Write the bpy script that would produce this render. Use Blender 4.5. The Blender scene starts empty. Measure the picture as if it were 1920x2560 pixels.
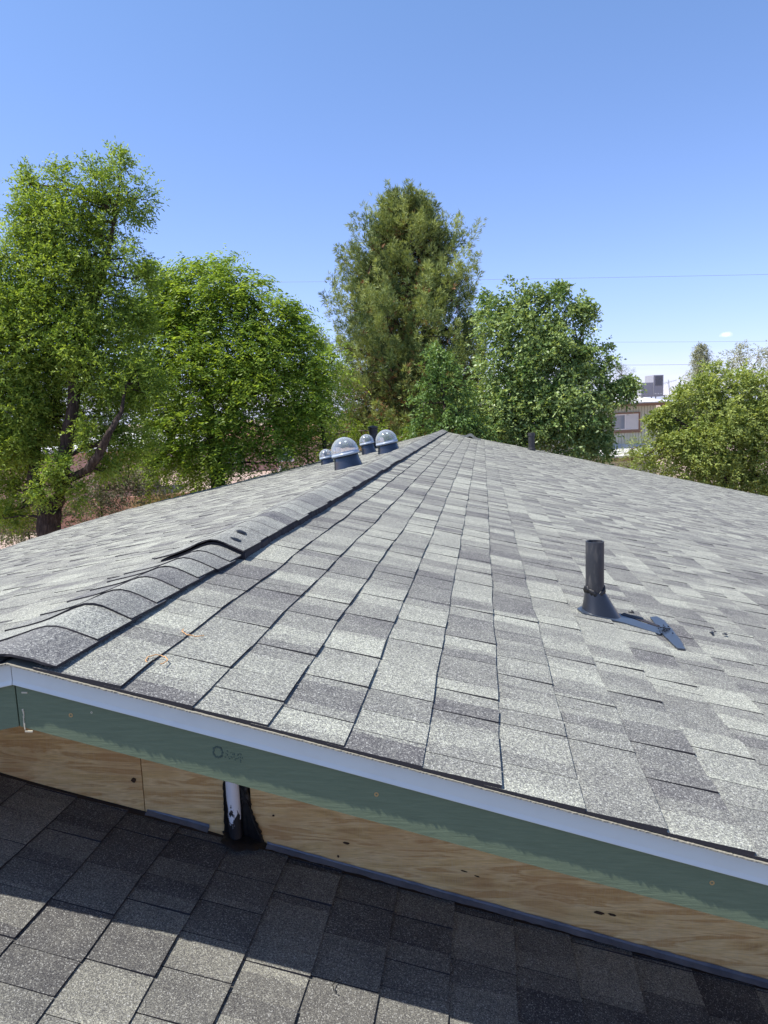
import bpy, math, random
import numpy as np

# ------------------------------------------------------------------ camera, light, exposure
scene = bpy.context.scene
COL = scene.collection
CAM = np.array([0.8952, -1.1868, 0.4324])
YAW, PITCH, ROLL, FPX = -0.142359, 0.137127, -0.038482, 1773.5      # radians; focal length in pixels of a 1920 wide frame

def cam_axes():
    f = np.array([math.sin(YAW) * math.cos(PITCH), math.cos(YAW) * math.cos(PITCH), -math.sin(PITCH)])
    r = np.array([math.cos(YAW), -math.sin(YAW), 0.0]); u = np.cross(r, f)
    return (math.cos(ROLL) * r + math.sin(ROLL) * u, -math.sin(ROLL) * r + math.cos(ROLL) * u, f)
CR, CU, CF = cam_axes()
from mathutils import Matrix, Vector
cd = bpy.data.cameras.new('camera'); cam = bpy.data.objects.new('camera', cd); COL.objects.link(cam)
cam.matrix_world = Matrix([[CR[0], CU[0], -CF[0], CAM[0]], [CR[1], CU[1], -CF[1], CAM[1]], [CR[2], CU[2], -CF[2], CAM[2]], [0, 0, 0, 1]])
cd.sensor_fit = 'HORIZONTAL'; cd.sensor_width = 36; cd.lens = FPX / 1920 * 36
cd.clip_start = 0.02; cd.clip_end = 20000
scene.camera = cam

SX, SY = 0.52, 0.15                          # sunlight travels along (SX, SY, -1)
sd = bpy.data.lights.new('sun', 'SUN'); sd.energy = 5.0; sd.angle = math.radians(0.5); sd.color = (1.0, 0.955, 0.89)
sun = bpy.data.objects.new('sun', sd); COL.objects.link(sun)
sun.rotation_euler = Vector((SX, SY, -1)).to_track_quat('-Z', 'Y').to_euler()
world = bpy.data.worlds.new('World'); scene.world = world; world.use_nodes = True
wn, wl = world.node_tree.nodes, world.node_tree.links
wn.clear()
sky = wn.new('ShaderNodeTexSky'); sky.sky_type = 'NISHITA'; sky.sun_disc = False
sky.sun_elevation = math.atan(1 / math.hypot(SX, SY)); sky.sun_rotation = math.atan2(-SX, -SY)
sky.altitude = 1500; sky.air_density = 1.0; sky.dust_density = 1.5; sky.ozone_density = 2.2
bg = wn.new('ShaderNodeBackground'); bg.inputs[1].default_value = 0.124
wo = wn.new('ShaderNodeOutputWorld')
tint = wn.new('ShaderNodeMix'); tint.data_type = 'RGBA'; tint.blend_type = 'MULTIPLY'; tint.inputs[0].default_value = 1
tint.inputs[7].default_value = (0.93, 1.055, 1.18, 1)
wl.new(sky.outputs[0], tint.inputs[6])
tcx = wn.new('ShaderNodeTexCoord'); sx_ = wn.new('ShaderNodeSeparateXYZ'); wl.new(tcx.outputs['Generated'], sx_.inputs[0])
tr_ = wn.new('ShaderNodeValToRGB'); wl.new(sx_.outputs[2], tr_.inputs[0]); tr_.color_ramp.elements[0].color = (0.88, 0.70, 0.85, 1); tr_.color_ramp.elements[0].position = 0.0
tr_.color_ramp.elements[1].color = (1.0, 1.0, 1.0, 1); tr_.color_ramp.elements[1].position = 0.55
e_ = tr_.color_ramp.elements.new(0.16); e_.color = (1.0, 0.86, 0.96, 1)
t2_ = wn.new('ShaderNodeMix'); t2_.data_type = 'RGBA'; t2_.blend_type = 'MULTIPLY'; t2_.inputs[0].default_value = 1
wl.new(tint.outputs[2], t2_.inputs[6]); wl.new(tr_.outputs[0], t2_.inputs[7])
# thin clouds low over the horizon and one small puff
tc = wn.new('ShaderNodeTexCoord'); sep = wn.new('ShaderNodeSeparateXYZ'); wl.new(tc.outputs['Generated'], sep.inputs[0])
mp = wn.new('ShaderNodeMapping'); mp.inputs['Scale'].default_value = (2.2, 2.2, 22); wl.new(tc.outputs['Generated'], mp.inputs[0])
nz = wn.new('ShaderNodeTexNoise'); nz.inputs['Scale'].default_value = 1.6; nz.inputs['Detail'].default_value = 7; wl.new(mp.outputs[0], nz.inputs['Vector'])
cr = wn.new('ShaderNodeMapRange'); cr.inputs[1].default_value = 0.42; cr.inputs[2].default_value = 0.75; wl.new(nz.outputs[0], cr.inputs[0])
el = wn.new('ShaderNodeMapRange'); el.inputs[1].default_value = 0.075; el.inputs[2].default_value = 0.0; wl.new(sep.outputs[2], el.inputs[0])
mu = wn.new('ShaderNodeMath'); mu.operation = 'MULTIPLY'; wl.new(cr.outputs[0], mu.inputs[0]); wl.new(el.outputs[0], mu.inputs[1])
mu2 = wn.new('ShaderNodeMath'); mu2.operation = 'MULTIPLY'; mu2.inputs[1].default_value = 0.75; wl.new(mu.outputs[0], mu2.inputs[0])
cm = wn.new('ShaderNodeMix'); cm.data_type = 'RGBA'; cm.inputs[7].default_value = (6.2, 6.2, 7.2, 1)
wl.new(mu2.outputs[0], cm.inputs[0]); wl.new(t2_.outputs[2], cm.inputs[6])
pd = (1815 - 960) / FPX * CR + (1280 - 836) / FPX * CU + CF; pd = pd / np.linalg.norm(pd)
sb_ = wn.new('ShaderNodeVectorMath'); sb_.operation = 'SUBTRACT'; sb_.inputs[1].default_value = tuple(pd); wl.new(tc.outputs['Generated'], sb_.inputs[0])
ml_ = wn.new('ShaderNodeVectorMath'); ml_.operation = 'MULTIPLY'; ml_.inputs[1].default_value = (1, 1, 2.3); wl.new(sb_.outputs[0], ml_.inputs[0])
ln_ = wn.new('ShaderNodeVectorMath'); ln_.operation = 'LENGTH'; wl.new(ml_.outputs[0], ln_.inputs[0])
n3_ = wn.new('ShaderNodeTexNoise'); n3_.inputs['Scale'].default_value = 160; n3_.inputs['Detail'].default_value = 4; wl.new(tc.outputs['Generated'], n3_.inputs['Vector'])
a3_ = wn.new('ShaderNodeMath'); a3_.operation = 'MULTIPLY_ADD'; a3_.inputs[1].default_value = 0.010; wl.new(n3_.outputs[0], a3_.inputs[0]); wl.new(ln_.outputs['Value'], a3_.inputs[2])
r3_ = wn.new('ShaderNodeMapRange'); r3_.inputs[1].default_value = 0.0135; r3_.inputs[2].default_value = 0.005; r3_.inputs[4].default_value = 0.75; wl.new(a3_.outputs[0], r3_.inputs[0])
c3_ = wn.new('ShaderNodeMix'); c3_.data_type = 'RGBA'; c3_.inputs[7].default_value = (7.6, 7.4, 8.0, 1); wl.new(r3_.outputs[0], c3_.inputs[0]); wl.new(cm.outputs[2], c3_.inputs[6])
wl.new(c3_.outputs[2], bg.inputs[0]); wl.new(bg.outputs[0], wo.inputs[0])
scene.view_settings.view_transform = 'Standard'; scene.view_settings.look = 'None'
scene.view_settings.gamma = 1; scene.view_settings.exposure = 0.76
scene.render.engine = 'CYCLES'
scene.cycles.max_bounces = 8; scene.cycles.transparent_max_bounces = 8

# ------------------------------------------------------------------ helpers
rng = np.random.default_rng(7)
random.seed(7)

def at(px, py, d):
    """point in the world seen at (px, py) of the 1920x2560 photograph, d metres in front of the camera"""
    return CAM + d * ((px - 960) / FPX * CR + (1280 - py) / FPX * CU + CF)

def mat(name, col, rough=0.7, metal=0.0, spec=0.4):
    m = bpy.data.materials.new(name); m.use_nodes = True
    b = m.node_tree.nodes['Principled BSDF']
    b.inputs['Base Color'].default_value = (*col, 1); b.inputs['Roughness'].default_value = rough
    b.inputs['Metallic'].default_value = metal; b.inputs['Specular IOR Level'].default_value = spec
    return m
class N:
    """small node-building helper"""
    def __init__(s, m): s.m = m; s.n = m.node_tree.nodes; s.l = m.node_tree.links; s.b = s.n['Principled BSDF']; s.out = s.n['Material Output']
    def new(s, t, **kw):
        x = s.n.new('ShaderNode' + t)
        for k, v in kw.items(): setattr(x, k, v)
        return x
    def link(s, a, b): s.l.new(a, b)
    def coord(s, scale=(1, 1, 1), loc=(0, 0, 0), rot=(0, 0, 0)):
        t = s.new('TexCoord'); mpn = s.new('Mapping'); mpn.inputs['Scale'].default_value = scale
        mpn.inputs['Location'].default_value = loc; mpn.inputs['Rotation'].default_value = rot
        s.link(t.outputs['Object'], mpn.inputs[0]); return mpn.outputs[0]
    def noise(s, vec, scale, detail=3, rough=0.5, dist=0.0):
        x = s.new('TexNoise'); x.inputs['Scale'].default_value = scale; x.inputs['Detail'].default_value = detail
        x.inputs['Roughness'].default_value = rough; x.inputs['Distortion'].default_value = dist
        if vec is not None: s.link(vec, x.inputs['Vector'])
        return x.outputs[0]
    def math(s, op, a, b=None, c=None):
        x = s.new('Math', operation=op)
        for i, v in enumerate((a, b, c)):
            if v is None: continue
            if isinstance(v, (int, float)): x.inputs[i].default_value = v
            else: s.link(v, x.inputs[i])
        return x.outputs[0]
    def rng(s, v, a, b, c=0.0, d=1.0):
        x = s.new('MapRange'); s.link(v, x.inputs[0])
        for i, q in enumerate((a, b, c, d)): x.inputs[i + 1].default_value = q
        return x.outputs[0]
    def mix(s, f, a, b, mode='MIX'):
        x = s.new('Mix', data_type='RGBA', blend_type=mode)
        for i, v in ((0, f), (6, a), (7, b)):
            if isinstance(v, (int, float)): x.inputs[i].default_value = v
            elif isinstance(v, tuple): x.inputs[i].default_value = (*v, 1)
            else: s.link(v, x.inputs[i])
        return x.outputs[2]
    def ramp(s, f, stops):
        x = s.new('ValToRGB'); s.link(f, x.inputs[0]); e = x.color_ramp.elements
        while len(e) < len(stops): e.new(0.5)
        for i, (p, c) in enumerate(stops): e[i].position = p; e[i].color = (*c, 1)
        return x.outputs[0]
    def color(s, v): s.link(v, s.b.inputs['Base Color'])
    def rough(s, v): s.link(v, s.b.inputs['Roughness'])
    def bump(s, h, dist=0.002, strength=0.5):
        x = s.new('Bump'); x.inputs['Distance'].default_value = dist; x.inputs['Strength'].default_value = strength
        s.link(h, x.inputs['Height']); s.link(x.outputs[0], s.b.inputs['Normal'])
    def attr(s, name):
        x = s.new('Attribute', attribute_name=name); return x.outputs['Fac']

def mesh(name, verts, faces, attrs=None, smooth=False):
    me = bpy.data.meshes.new(name)
    me.from_pydata([tuple(map(float, v)) for v in verts], [], faces)
    for k, a in (attrs or {}).items():
        me.attributes.new(k, 'FLOAT', 'POINT').data.foreach_set('value', np.asarray(a, np.float32))
    if smooth: me.polygons.foreach_set('use_smooth', [True] * len(me.polygons))
    me.update(); return me
def quads(name, V, attrs=None):
    """fast mesh out of V[n,4,3] separate quads"""
    n = len(V); me = bpy.data.meshes.new(name)
    me.vertices.add(n * 4); me.vertices.foreach_set('co', np.asarray(V, np.float32).ravel())
    me.loops.add(n * 4); me.loops.foreach_set('vertex_index', np.arange(n * 4, dtype=np.int32))
    me.polygons.add(n); me.polygons.foreach_set('loop_start', np.arange(0, n * 4, 4, dtype=np.int32))
    me.polygons.foreach_set('loop_total', np.full(n, 4, np.int32))
    for k, a in (attrs or {}).items():
        me.attributes.new(k, 'FLOAT', 'POINT').data.foreach_set('value', np.repeat(np.asarray(a, np.float32), 4))
    me.update(calc_edges=True); return me
def link(name, me, m, parent=None, **props):
    o = bpy.data.objects.new(name, me); COL.objects.link(o)
    if m is not None and me is not None and not me.materials: me.materials.append(m)
    if parent is not None:
        o.parent = parent
        o.matrix_parent_inverse = Matrix.Translation(-WORLD_LOC.get(parent.name, Vector((0, 0, 0))))
        WORLD_LOC[o.name] = WORLD_LOC.get(parent.name, Vector((0, 0, 0))) * 0
    for k, v in props.items(): o[k] = v
    return o
WORLD_LOC = {}
def thing(name, label, cat, loc=(0, 0, 0), group=None):
    o = bpy.data.objects.new(name, None); COL.objects.link(o); o.location = tuple(map(float, loc)); o.empty_display_size = 0.2
    WORLD_LOC[o.name] = Vector(tuple(map(float, loc)))
    o['label'] = label; o['category'] = cat
    if group: o['group'] = group
    return o
class MB:
    """collects shapes; every part's mesh is in world coordinates"""
    def __init__(s): s.v = []; s.f = []
    def add(s, V, F):
        k = len(s.v); s.v += [tuple(map(float, q)) for q in V]; s.f += [tuple(i + k for i in q) for q in F]; return s
    def box(s, c, sz, ax=None):
        ax = np.eye(3) if ax is None else np.asarray(ax); c = np.asarray(c, float)
        V = [c + sum(ax[i] * sz[i] * 0.5 * q[i] for i in range(3)) for q in
             [(-1, -1, -1), (1, -1, -1), (1, 1, -1), (-1, 1, -1), (-1, -1, 1), (1, -1, 1), (1, 1, 1), (-1, 1, 1)]]
        return s.add(V, [(0, 3, 2, 1), (4, 5, 6, 7), (0, 1, 5, 4), (1, 2, 6, 5), (2, 3, 7, 6), (3, 0, 4, 7)])
    def hexa(s, V): return s.add(V, [(0, 3, 2, 1), (4, 5, 6, 7), (0, 1, 5, 4), (1, 2, 6, 5), (2, 3, 7, 6), (3, 0, 4, 7)])
    def tube(s, P, R, k=8, caps=True):
        P = [np.asarray(p, float) for p in P]; V = []; F = []
        if isinstance(R, (int, float)): R = [R] * len(P)
        ref = np.array([0.31, 0.17, 0.93])
        for i, p in enumerate(P):
            t = P[min(i + 1, len(P) - 1)] - P[max(i - 1, 0)]; t = t / (np.linalg.norm(t) + 1e-9)
            a = np.cross(t, ref)
            if np.linalg.norm(a) < 0.05: a = np.cross(t, [1, 0, 0])
            a /= np.linalg.norm(a); b = np.cross(t, a)
            for j in range(k):
                w = 2 * math.pi * j / k; V.append(p + R[i] * (math.cos(w) * a + math.sin(w) * b))
        for i in range(len(P) - 1):
            for j in range(k): F.append((i * k + j, i * k + (j + 1) % k, (i + 1) * k + (j + 1) % k, (i + 1) * k + j))
        if caps: F.append(tuple(range(k - 1, -1, -1))); F.append(tuple((len(P) - 1) * k + j for j in range(k)))
        return s.add(V, F)
    def lathe(s, o, axis, prof, k=32, close=False):
        """prof: (radius, height) list along axis from o"""
        axis = np.asarray(axis, float); axis = axis / np.linalg.norm(axis)
        a = np.cross(axis, [0.0, 1.0, 0.1]); a /= np.linalg.norm(a); b = np.cross(axis, a); V = []; F = []
        for r, h in prof:
            for j in range(k):
                w = 2 * math.pi * j / k; V.append(np.asarray(o) + axis * h + r * (math.cos(w) * a + math.sin(w) * b))
        for i in range(len(prof) - 1):
            for j in range(k): F.append((i * k + j, i * k + (j + 1) % k, (i + 1) * k + (j + 1) % k, (i + 1) * k + j))
        return s.add(V, F)
    def build(s, name, m, parent=None, smooth=False, **props):
        return link(name, mesh(name, s.v, s.f, smooth=smooth), m, parent, **props)
def bevel(o, w=0.003, seg=2):
    b = o.modifiers.new('bevel', 'BEVEL'); b.width = w; b.segments = seg; b.limit_method = 'ANGLE'
    return o

# ------------------------------------------------------------------ materials
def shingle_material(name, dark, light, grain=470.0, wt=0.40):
    m = mat(name, (0.3, 0.3, 0.3), 0.92, spec=0.25); n = N(m); P = n.coord()
    tone = n.attr('tone'); course = n.attr('course')
    sp = n.new('SeparateXYZ'); n.link(P, sp.inputs[0])
    wob = n.noise(P, 45, 3)
    yy = n.math('ADD', n.math('MULTIPLY', sp.outputs[1], 9.3), n.math('MULTIPLY', course, 0.61))
    yy = n.math('ADD', yy, n.math('MULTIPLY', wob, 0.16))
    cell = n.math('FLOOR', yy)
    cx = n.new('CombineXYZ'); n.link(cell, cx.inputs[0]); n.link(course, cx.inputs[1])
    w = n.new('TexWhiteNoise', noise_dimensions='2D'); n.link(cx.outputs[0], w.inputs['Vector'])
    blk = n.rng(w.outputs[0], 0.40, 0.60)
    soft = n.noise(P, 9, 2)
    t = n.math('ADD', n.math('MULTIPLY', tone, wt), n.math('MULTIPLY', blk, 0.82 - wt))
    t = n.math('ADD', t, n.math('MULTIPLY', n.rng(soft, 0.3, 0.7), 0.18))
    fine = n.noise(P, grain, 2, 0.6); coarse = n.noise(P, grain * 0.42, 2, 0.6)
    g = n.math('ADD', n.math('MULTIPLY', fine, 0.6), n.math('MULTIPLY', coarse, 0.4))
    g = n.rng(g, 0.36, 0.64, -0.42, 0.42)
    base = n.mix(n.math('ADD', n.math('MULTIPLY', t, 1.0), 0.0), dark, light)
    vor = n.new('TexVoronoi'); vor.inputs['Scale'].default_value = grain * 0.8; n.link(P, vor.inputs['Vector'])
    gc = n.ramp(n.math('ADD', g, 0.5), [(0.0, (0.20, 0.20, 0.23)), (0.40, (0.72, 0.72, 0.75)), (0.60, (1.12, 1.12, 1.09)), (1.0, (2.3, 2.3, 2.12))])
    col = n.mix(1.0, base, gc, 'MULTIPLY')
    vv = n.new('SeparateColor'); n.link(vor.outputs['Color'], vv.inputs[0])
    col = n.mix(n.math('MULTIPLY', n.math('GREATER_THAN', vv.outputs[0], 0.93), 0.45), col, (0.03, 0.03, 0.035))
    col = n.mix(n.math('MULTIPLY', n.math('GREATER_THAN', vv.outputs[1], 0.93), 0.35), col, (0.62, 0.62, 0.58))
    dirt = n.noise(P, 1.3, 4, 0.6)
    col = n.mix(n.rng(dirt, 0.45, 0.8, 0.0, 0.12), col, (0.22, 0.2, 0.16))
    cl_ = n.noise(P, 38, 4, 0.7); col = n.mix(n.rng(cl_, 0.35, 0.7, 0.0, 0.30), col, n.mix(1.0, col, (1.45, 1.45, 1.4), 'MULTIPLY'))
    cl2 = n.noise(n.coord((1, 1, 1), (3, 5, 1)), 21, 4, 0.7); col = n.mix(n.rng(cl2, 0.52, 0.75, 0.0, 0.4), col, n.mix(1.0, col, (0.62, 0.62, 0.66), 'MULTIPLY'))
    n.color(col); n.bump(g, 0.0022, 0.7)
    return m
M_SH = shingle_material('shingle_granules', (0.098, 0.095, 0.097), (0.310, 0.315, 0.268))
M_CAP = shingle_material('shingle_granules_cap', (0.088, 0.086, 0.095), (0.290, 0.297, 0.262), wt=0.68)
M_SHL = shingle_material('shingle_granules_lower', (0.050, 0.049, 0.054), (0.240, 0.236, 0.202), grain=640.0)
M_ASPH = mat('asphalt_mat', (0.025, 0.023, 0.028), 0.85)
M_EDGE = mat('starter_edge', (0.24, 0.225, 0.18), 0.9)
M_BLACK = mat('black_mastic', (0.004, 0.004, 0.005), 0.5, spec=0.5)
n = N(M_BLACK); P = n.coord(); n.bump(n.noise(P, 60, 4), 0.004, 0.7)
M_RUB = mat('black_plastic', (0.02, 0.021, 0.025), 0.42, spec=0.5)
n = N(M_RUB); P = n.coord((1, 1, 0.25)); sc_ = n.noise(P, 60, 5, 0.65)
n.color(n.mix(n.rng(sc_, 0.5, 0.78, 0, 0.55), (0.022, 0.023, 0.027), (0.13, 0.12, 0.11))); n.rough(n.rng(sc_, 0.3, 0.7, 0.35, 0.7))
M_WHITE = mat('white_painted_metal', (0.60, 0.64, 0.62), 0.35, spec=0.5)
n = N(M_WHITE); P = n.coord(); d_ = n.noise(P, 12, 5, 0.6)
n.color(n.mix(n.rng(d_, 0.5, 0.85, 0, 0.18), (0.60, 0.64, 0.62), (0.36, 0.35, 0.33)))
M_FLASH = mat('galvanised_flashing', (0.30, 0.33, 0.40), 0.38, metal=0.3)
n = N(M_FLASH); P = n.coord(); d_ = n.noise(P, 25, 5, 0.6); n.rough(n.rng(d_, 0.3, 0.7, 0.3, 0.55))
n.color(n.mix(n.rng(d_, 0.35, 0.75), (0.09, 0.11, 0.15), (0.16, 0.18, 0.22)))

M_GREEN = mat('green_painted_board', (0.13, 0.20, 0.16), 0.62, spec=0.35)
n = N(M_GREEN); P = n.coord((1, 1, 1)); gr_ = n.noise(n.coord((3, 30, 30)), 6, 6, 0.65, 0.6); sp_ = n.noise(P, 160, 3, 0.6)
c_ = n.mix(n.rng(gr_, 0.3, 0.7), (0.108, 0.142, 0.088), (0.142, 0.182, 0.114))
c_ = n.mix(n.rng(sp_, 0.62, 0.72, 0, 0.35), c_, (0.10, 0.15, 0.13))
n.color(c_); n.bump(n.math('ADD', n.math('MULTIPLY', gr_, 1.0), n.math('MULTIPLY', sp_, 0.25)), 0.0012, 0.6)
def plywood(name, off):
    m = mat(name, (0.45, 0.3, 0.16), 0.75, spec=0.25); n = N(m)
    P = n.coord((1, 1, 1), (off, 0, off))
    g1 = n.noise(n.coord((1.6, 14, 14), (off, 0, off)), 2.0, 4, 0.6, 1.1)      # cathedral figure
    g2 = n.noise(n.coord((6, 80, 80), (off, 0, off)), 5, 5, 0.6, 0.3)         # fine fibres
    sc = n.noise(n.coord((150, 10, 8), (off, 0, off)), 4, 3, 0.6)             # cross checks
    c = n.ramp(g1, [(0.28, (0.42, 0.25, 0.09)), (0.42, (0.72, 0.49, 0.20)), (0.5, (0.80, 0.58, 0.28)), (0.57, (0.56, 0.33, 0.12)), (0.72, (0.75, 0.52, 0.23))])
    c = n.mix(n.rng(g2, 0.35, 0.7, 0.0, 0.4), c, (0.26, 0.14, 0.07))
    c = n.mix(n.rng(sc, 0.45, 0.7, 0.0, 0.22), c, (0.62, 0.50, 0.34))
    k = n.new('TexVoronoi', feature='F1'); k.inputs['Scale'].default_value = 3.0; n.link(n.coord((1, 1, 2.2), (off, 0, off * 2)), k.inputs['Vector'])
    c = n.mix(n.rng(k.outputs[0], 0.035, 0.06, 0.85, 0.0), c, (0.06, 0.035, 0.02))
    pat = n.noise(P, 5, 2); c = n.mix(n.rng(pat, 0.52, 0.6, 0, 0.35), c, (0.47, 0.25, 0.10))
    n.color(c); n.bump(n.math('ADD', g2, sc), 0.0012, 0.5)
    return m
M_PLY = [plywood('plywood_%s' % w, o) for w, o in (('pale', 0.3), ('orange', 4.1), ('figured', 9.7))]
M_BARK = mat('bark', (0.07, 0.05, 0.04), 0.95, spec=0.15)
n = N(M_BARK); b_ = n.noise(n.coord((9, 9, 1.6)), 3.0, 5, 0.65, 0.4)
n.color(n.ramp(b_, [(0.3, (0.016, 0.012, 0.010)), (0.55, (0.060, 0.044, 0.036)), (0.8, (0.15, 0.12, 0.10))])); n.bump(b_, 0.04, 0.9)
M_TWIG = mat('dry_twig', (0.20, 0.155, 0.12), 0.9, spec=0.15)
def leaf_material(name, dark, light, trans=0.4, rough=0.45, dry=None):
    m = mat(name, light, rough, spec=0.22); n = N(m)
    t = n.attr('tone'); c = n.mix(t, dark, light)
    if dry is not None: c = n.mix(n.rng(t, 0.9, 0.93), c, dry)
    n.color(c)
    tr = n.new('BsdfTranslucent'); n.link(n.mix(1.0, c, (1.35, 1.25, 0.55), 'MULTIPLY'), tr.inputs[0])
    ms = n.new('MixShader'); ms.inputs[0].default_value = trans
    n.link(n.b.outputs[0], ms.inputs[1]); n.link(tr.outputs[0], ms.inputs[2]); n.link(ms.outputs[0], n.out.inputs[0])
    return m
L_ASH = leaf_material('ash_leaf', (0.095, 0.175, 0.028), (0.330, 0.440, 0.085), 0.45)
L_ASH2 = leaf_material('ailanthus_leaf', (0.090, 0.180, 0.026), (0.330, 0.450, 0.075), 0.48)
L_MUL = leaf_material('mulberry_leaf', (0.085, 0.160, 0.045), (0.380, 0.480, 0.190), 0.32, 0.38)
L_MUL2 = leaf_material('young_mulberry_leaf', (0.055, 0.115, 0.030), (0.200, 0.310, 0.095), 0.32, 0.45)
L_RIGHT = leaf_material('pale_leaf', (0.140, 0.205, 0.050), (0.440, 0.510, 0.170), 0.42)
L_BUSH = leaf_material('bright_bush_leaf', (0.085, 0.150, 0.018), (0.210, 0.290, 0.035), 0.45)
L_GREY = leaf_material('grey_leaf', (0.20, 0.22, 0.15), (0.44, 0.46, 0.34), 0.25, 0.6)
L_SAGE = leaf_material('sage_leaf', (0.10, 0.115, 0.065), (0.24, 0.25, 0.165), 0.2, 0.7)
L_PINE = leaf_material('pine_needle', (0.060, 0.105, 0.040), (0.400, 0.460, 0.150), 0.20, 0.55, dry=(0.26, 0.14, 0.07))
L_DRY = leaf_material('dry_grass', (0.25, 0.20, 0.09), (0.48, 0.40, 0.20), 0.3, 0.7)

# ------------------------------------------------------------------ ground, far hills
GZ = -3.75
M_GROUND = mat('dry_gravel_earth', (0.4, 0.3, 0.25), 0.95, spec=0.1)
n = N(M_GROUND); P = n.coord(); a_ = n.noise(P, 0.12, 5, 0.6); b_ = n.noise(P, 3.0, 6, 0.7); v_ = n.new('TexVoronoi'); v_.inputs['Scale'].default_value = 9; n.link(P, v_.inputs['Vector'])
c_ = n.ramp(a_, [(0.3, (0.30, 0.215, 0.17)), (0.5, (0.40, 0.30, 0.25)), (0.7, (0.22, 0.20, 0.13))])
c_ = n.mix(n.rng(b_, 0.4, 0.75, 0, 0.5), c_, (0.20, 0.15, 0.12)); c_ = n.mix(n.rng(v_.outputs[0], 0.0, 0.5, 0.35, 0.0), c_, (0.62, 0.54, 0.48))
n.color(c_); n.bump(b_, 0.06, 0.8)
K = 60; gx = np.concatenate([-np.geomspace(9000, 60, 14), np.linspace(-50, 50, 33), np.geomspace(60, 9000, 14)])
gv = []; 
for yy in gx:
    for xx in gx:
        r = math.hypot(xx, yy); h = 0.12 * math.sin(xx * 0.31 + 1) * math.cos(yy * 0.23) if r < 80 else 0
        gv.append((xx, yy + 20, GZ + h))
ng = len(gx)
link('ground', mesh('ground', gv, [(j * ng + i, j * ng + i + 1, (j + 1) * ng + i + 1, (j + 1) * ng + i) for j in range(ng - 1) for i in range(ng - 1)], smooth=True), M_GROUND, kind='structure')
M_HILL = mat('far_hazy_hills', (0.25, 0.27, 0.33), 1.0, spec=0.0)
n = N(M_HILL); n.color(n.mix(n.noise(n.coord(), 0.004, 5), (0.22, 0.24, 0.30), (0.34, 0.35, 0.40)))  # distance haze is put into the hills' bluish grey colour
hv = []; hf = []; cols = 180
for i in range(cols):
    az = math.radians(-70 + 130 * i / (cols - 1)); hh = 150 + 60 * math.sin(i * 0.13 + 2) + 45 * math.sin(i * 0.31) + 18 * math.sin(i * 0.9) + 9 * random.random()
    for rr_, k in ((5200, -0.02), (5700, 0.55), (6100, 1.0), (6900, 0.0)):
        hv.append((math.sin(az) * rr_, math.cos(az) * rr_, GZ + hh * k + (8 * random.random() if 0 < k < 1 else 0)))
for i in range(cols - 1):
    for k in range(3): hf.append((i * 4 + k, (i + 1) * 4 + k, (i + 1) * 4 + k + 1, i * 4 + k + 1))
link('hills', mesh('hills', hv, hf, smooth=True), M_HILL, kind='structure')

# ------------------------------------------------------------------ the house we stand on
T, TL, EXP, S0, C = 0.2449, 0.2084, 0.143, 0.0838, 0.9713
CL = math.cos(math.atan(TL)); W_L, X_R, HLOW, YW, SLOW = 4.57, 9.0, 0.5643, 0.4185, -0.0312
house = thing('house', 'grey shingled low-pitched gable house roof in the foreground with green fascia', 'house', (2.2, 7.5, GZ))
def yend(x): return 14.75 + 0.22 * max(x, 0)
def bumpz(x, y):
    return 0.6 * (0.0035 * math.sin(y * 5.1 + 0.7 * x) * math.sin(x * 3.3 + 1.1) + 0.0025 * math.sin(y * 10.3 + x * 2.1 + 0.5) + 0.006 * math.sin(y * 1.7 + 0.4) * math.sin(x * 1.3 + 0.2)
            - 0.010 * math.exp(-((y - 3.5) / 2.2) ** 2))
def surf_r(s, y, h=0.0): x = s * C; return (x + h * T * C, y, -T * x + bumpz(x, y) + h * C)
def eave_sag(y): return 0.07 * math.sin(min(max((y - 5.0) / 8.0, 0), 1) * math.pi)
def surf_l(s, y, h=0.0):
    x = -s * CL; return (x - h * TL * CL, y, TL * x + bumpz(x, y) + h * CL + eave_sag(y) * (s / 4.7) ** 2)
def surf_low(s, y, h=0.0): x = s * C; return (x + h * T * C, y, -HLOW - T * x + 0.5 * bumpz(x + 5, y + 2) + h * C)
SLABS = []     # (where, verts[8], tone, course)
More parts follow.
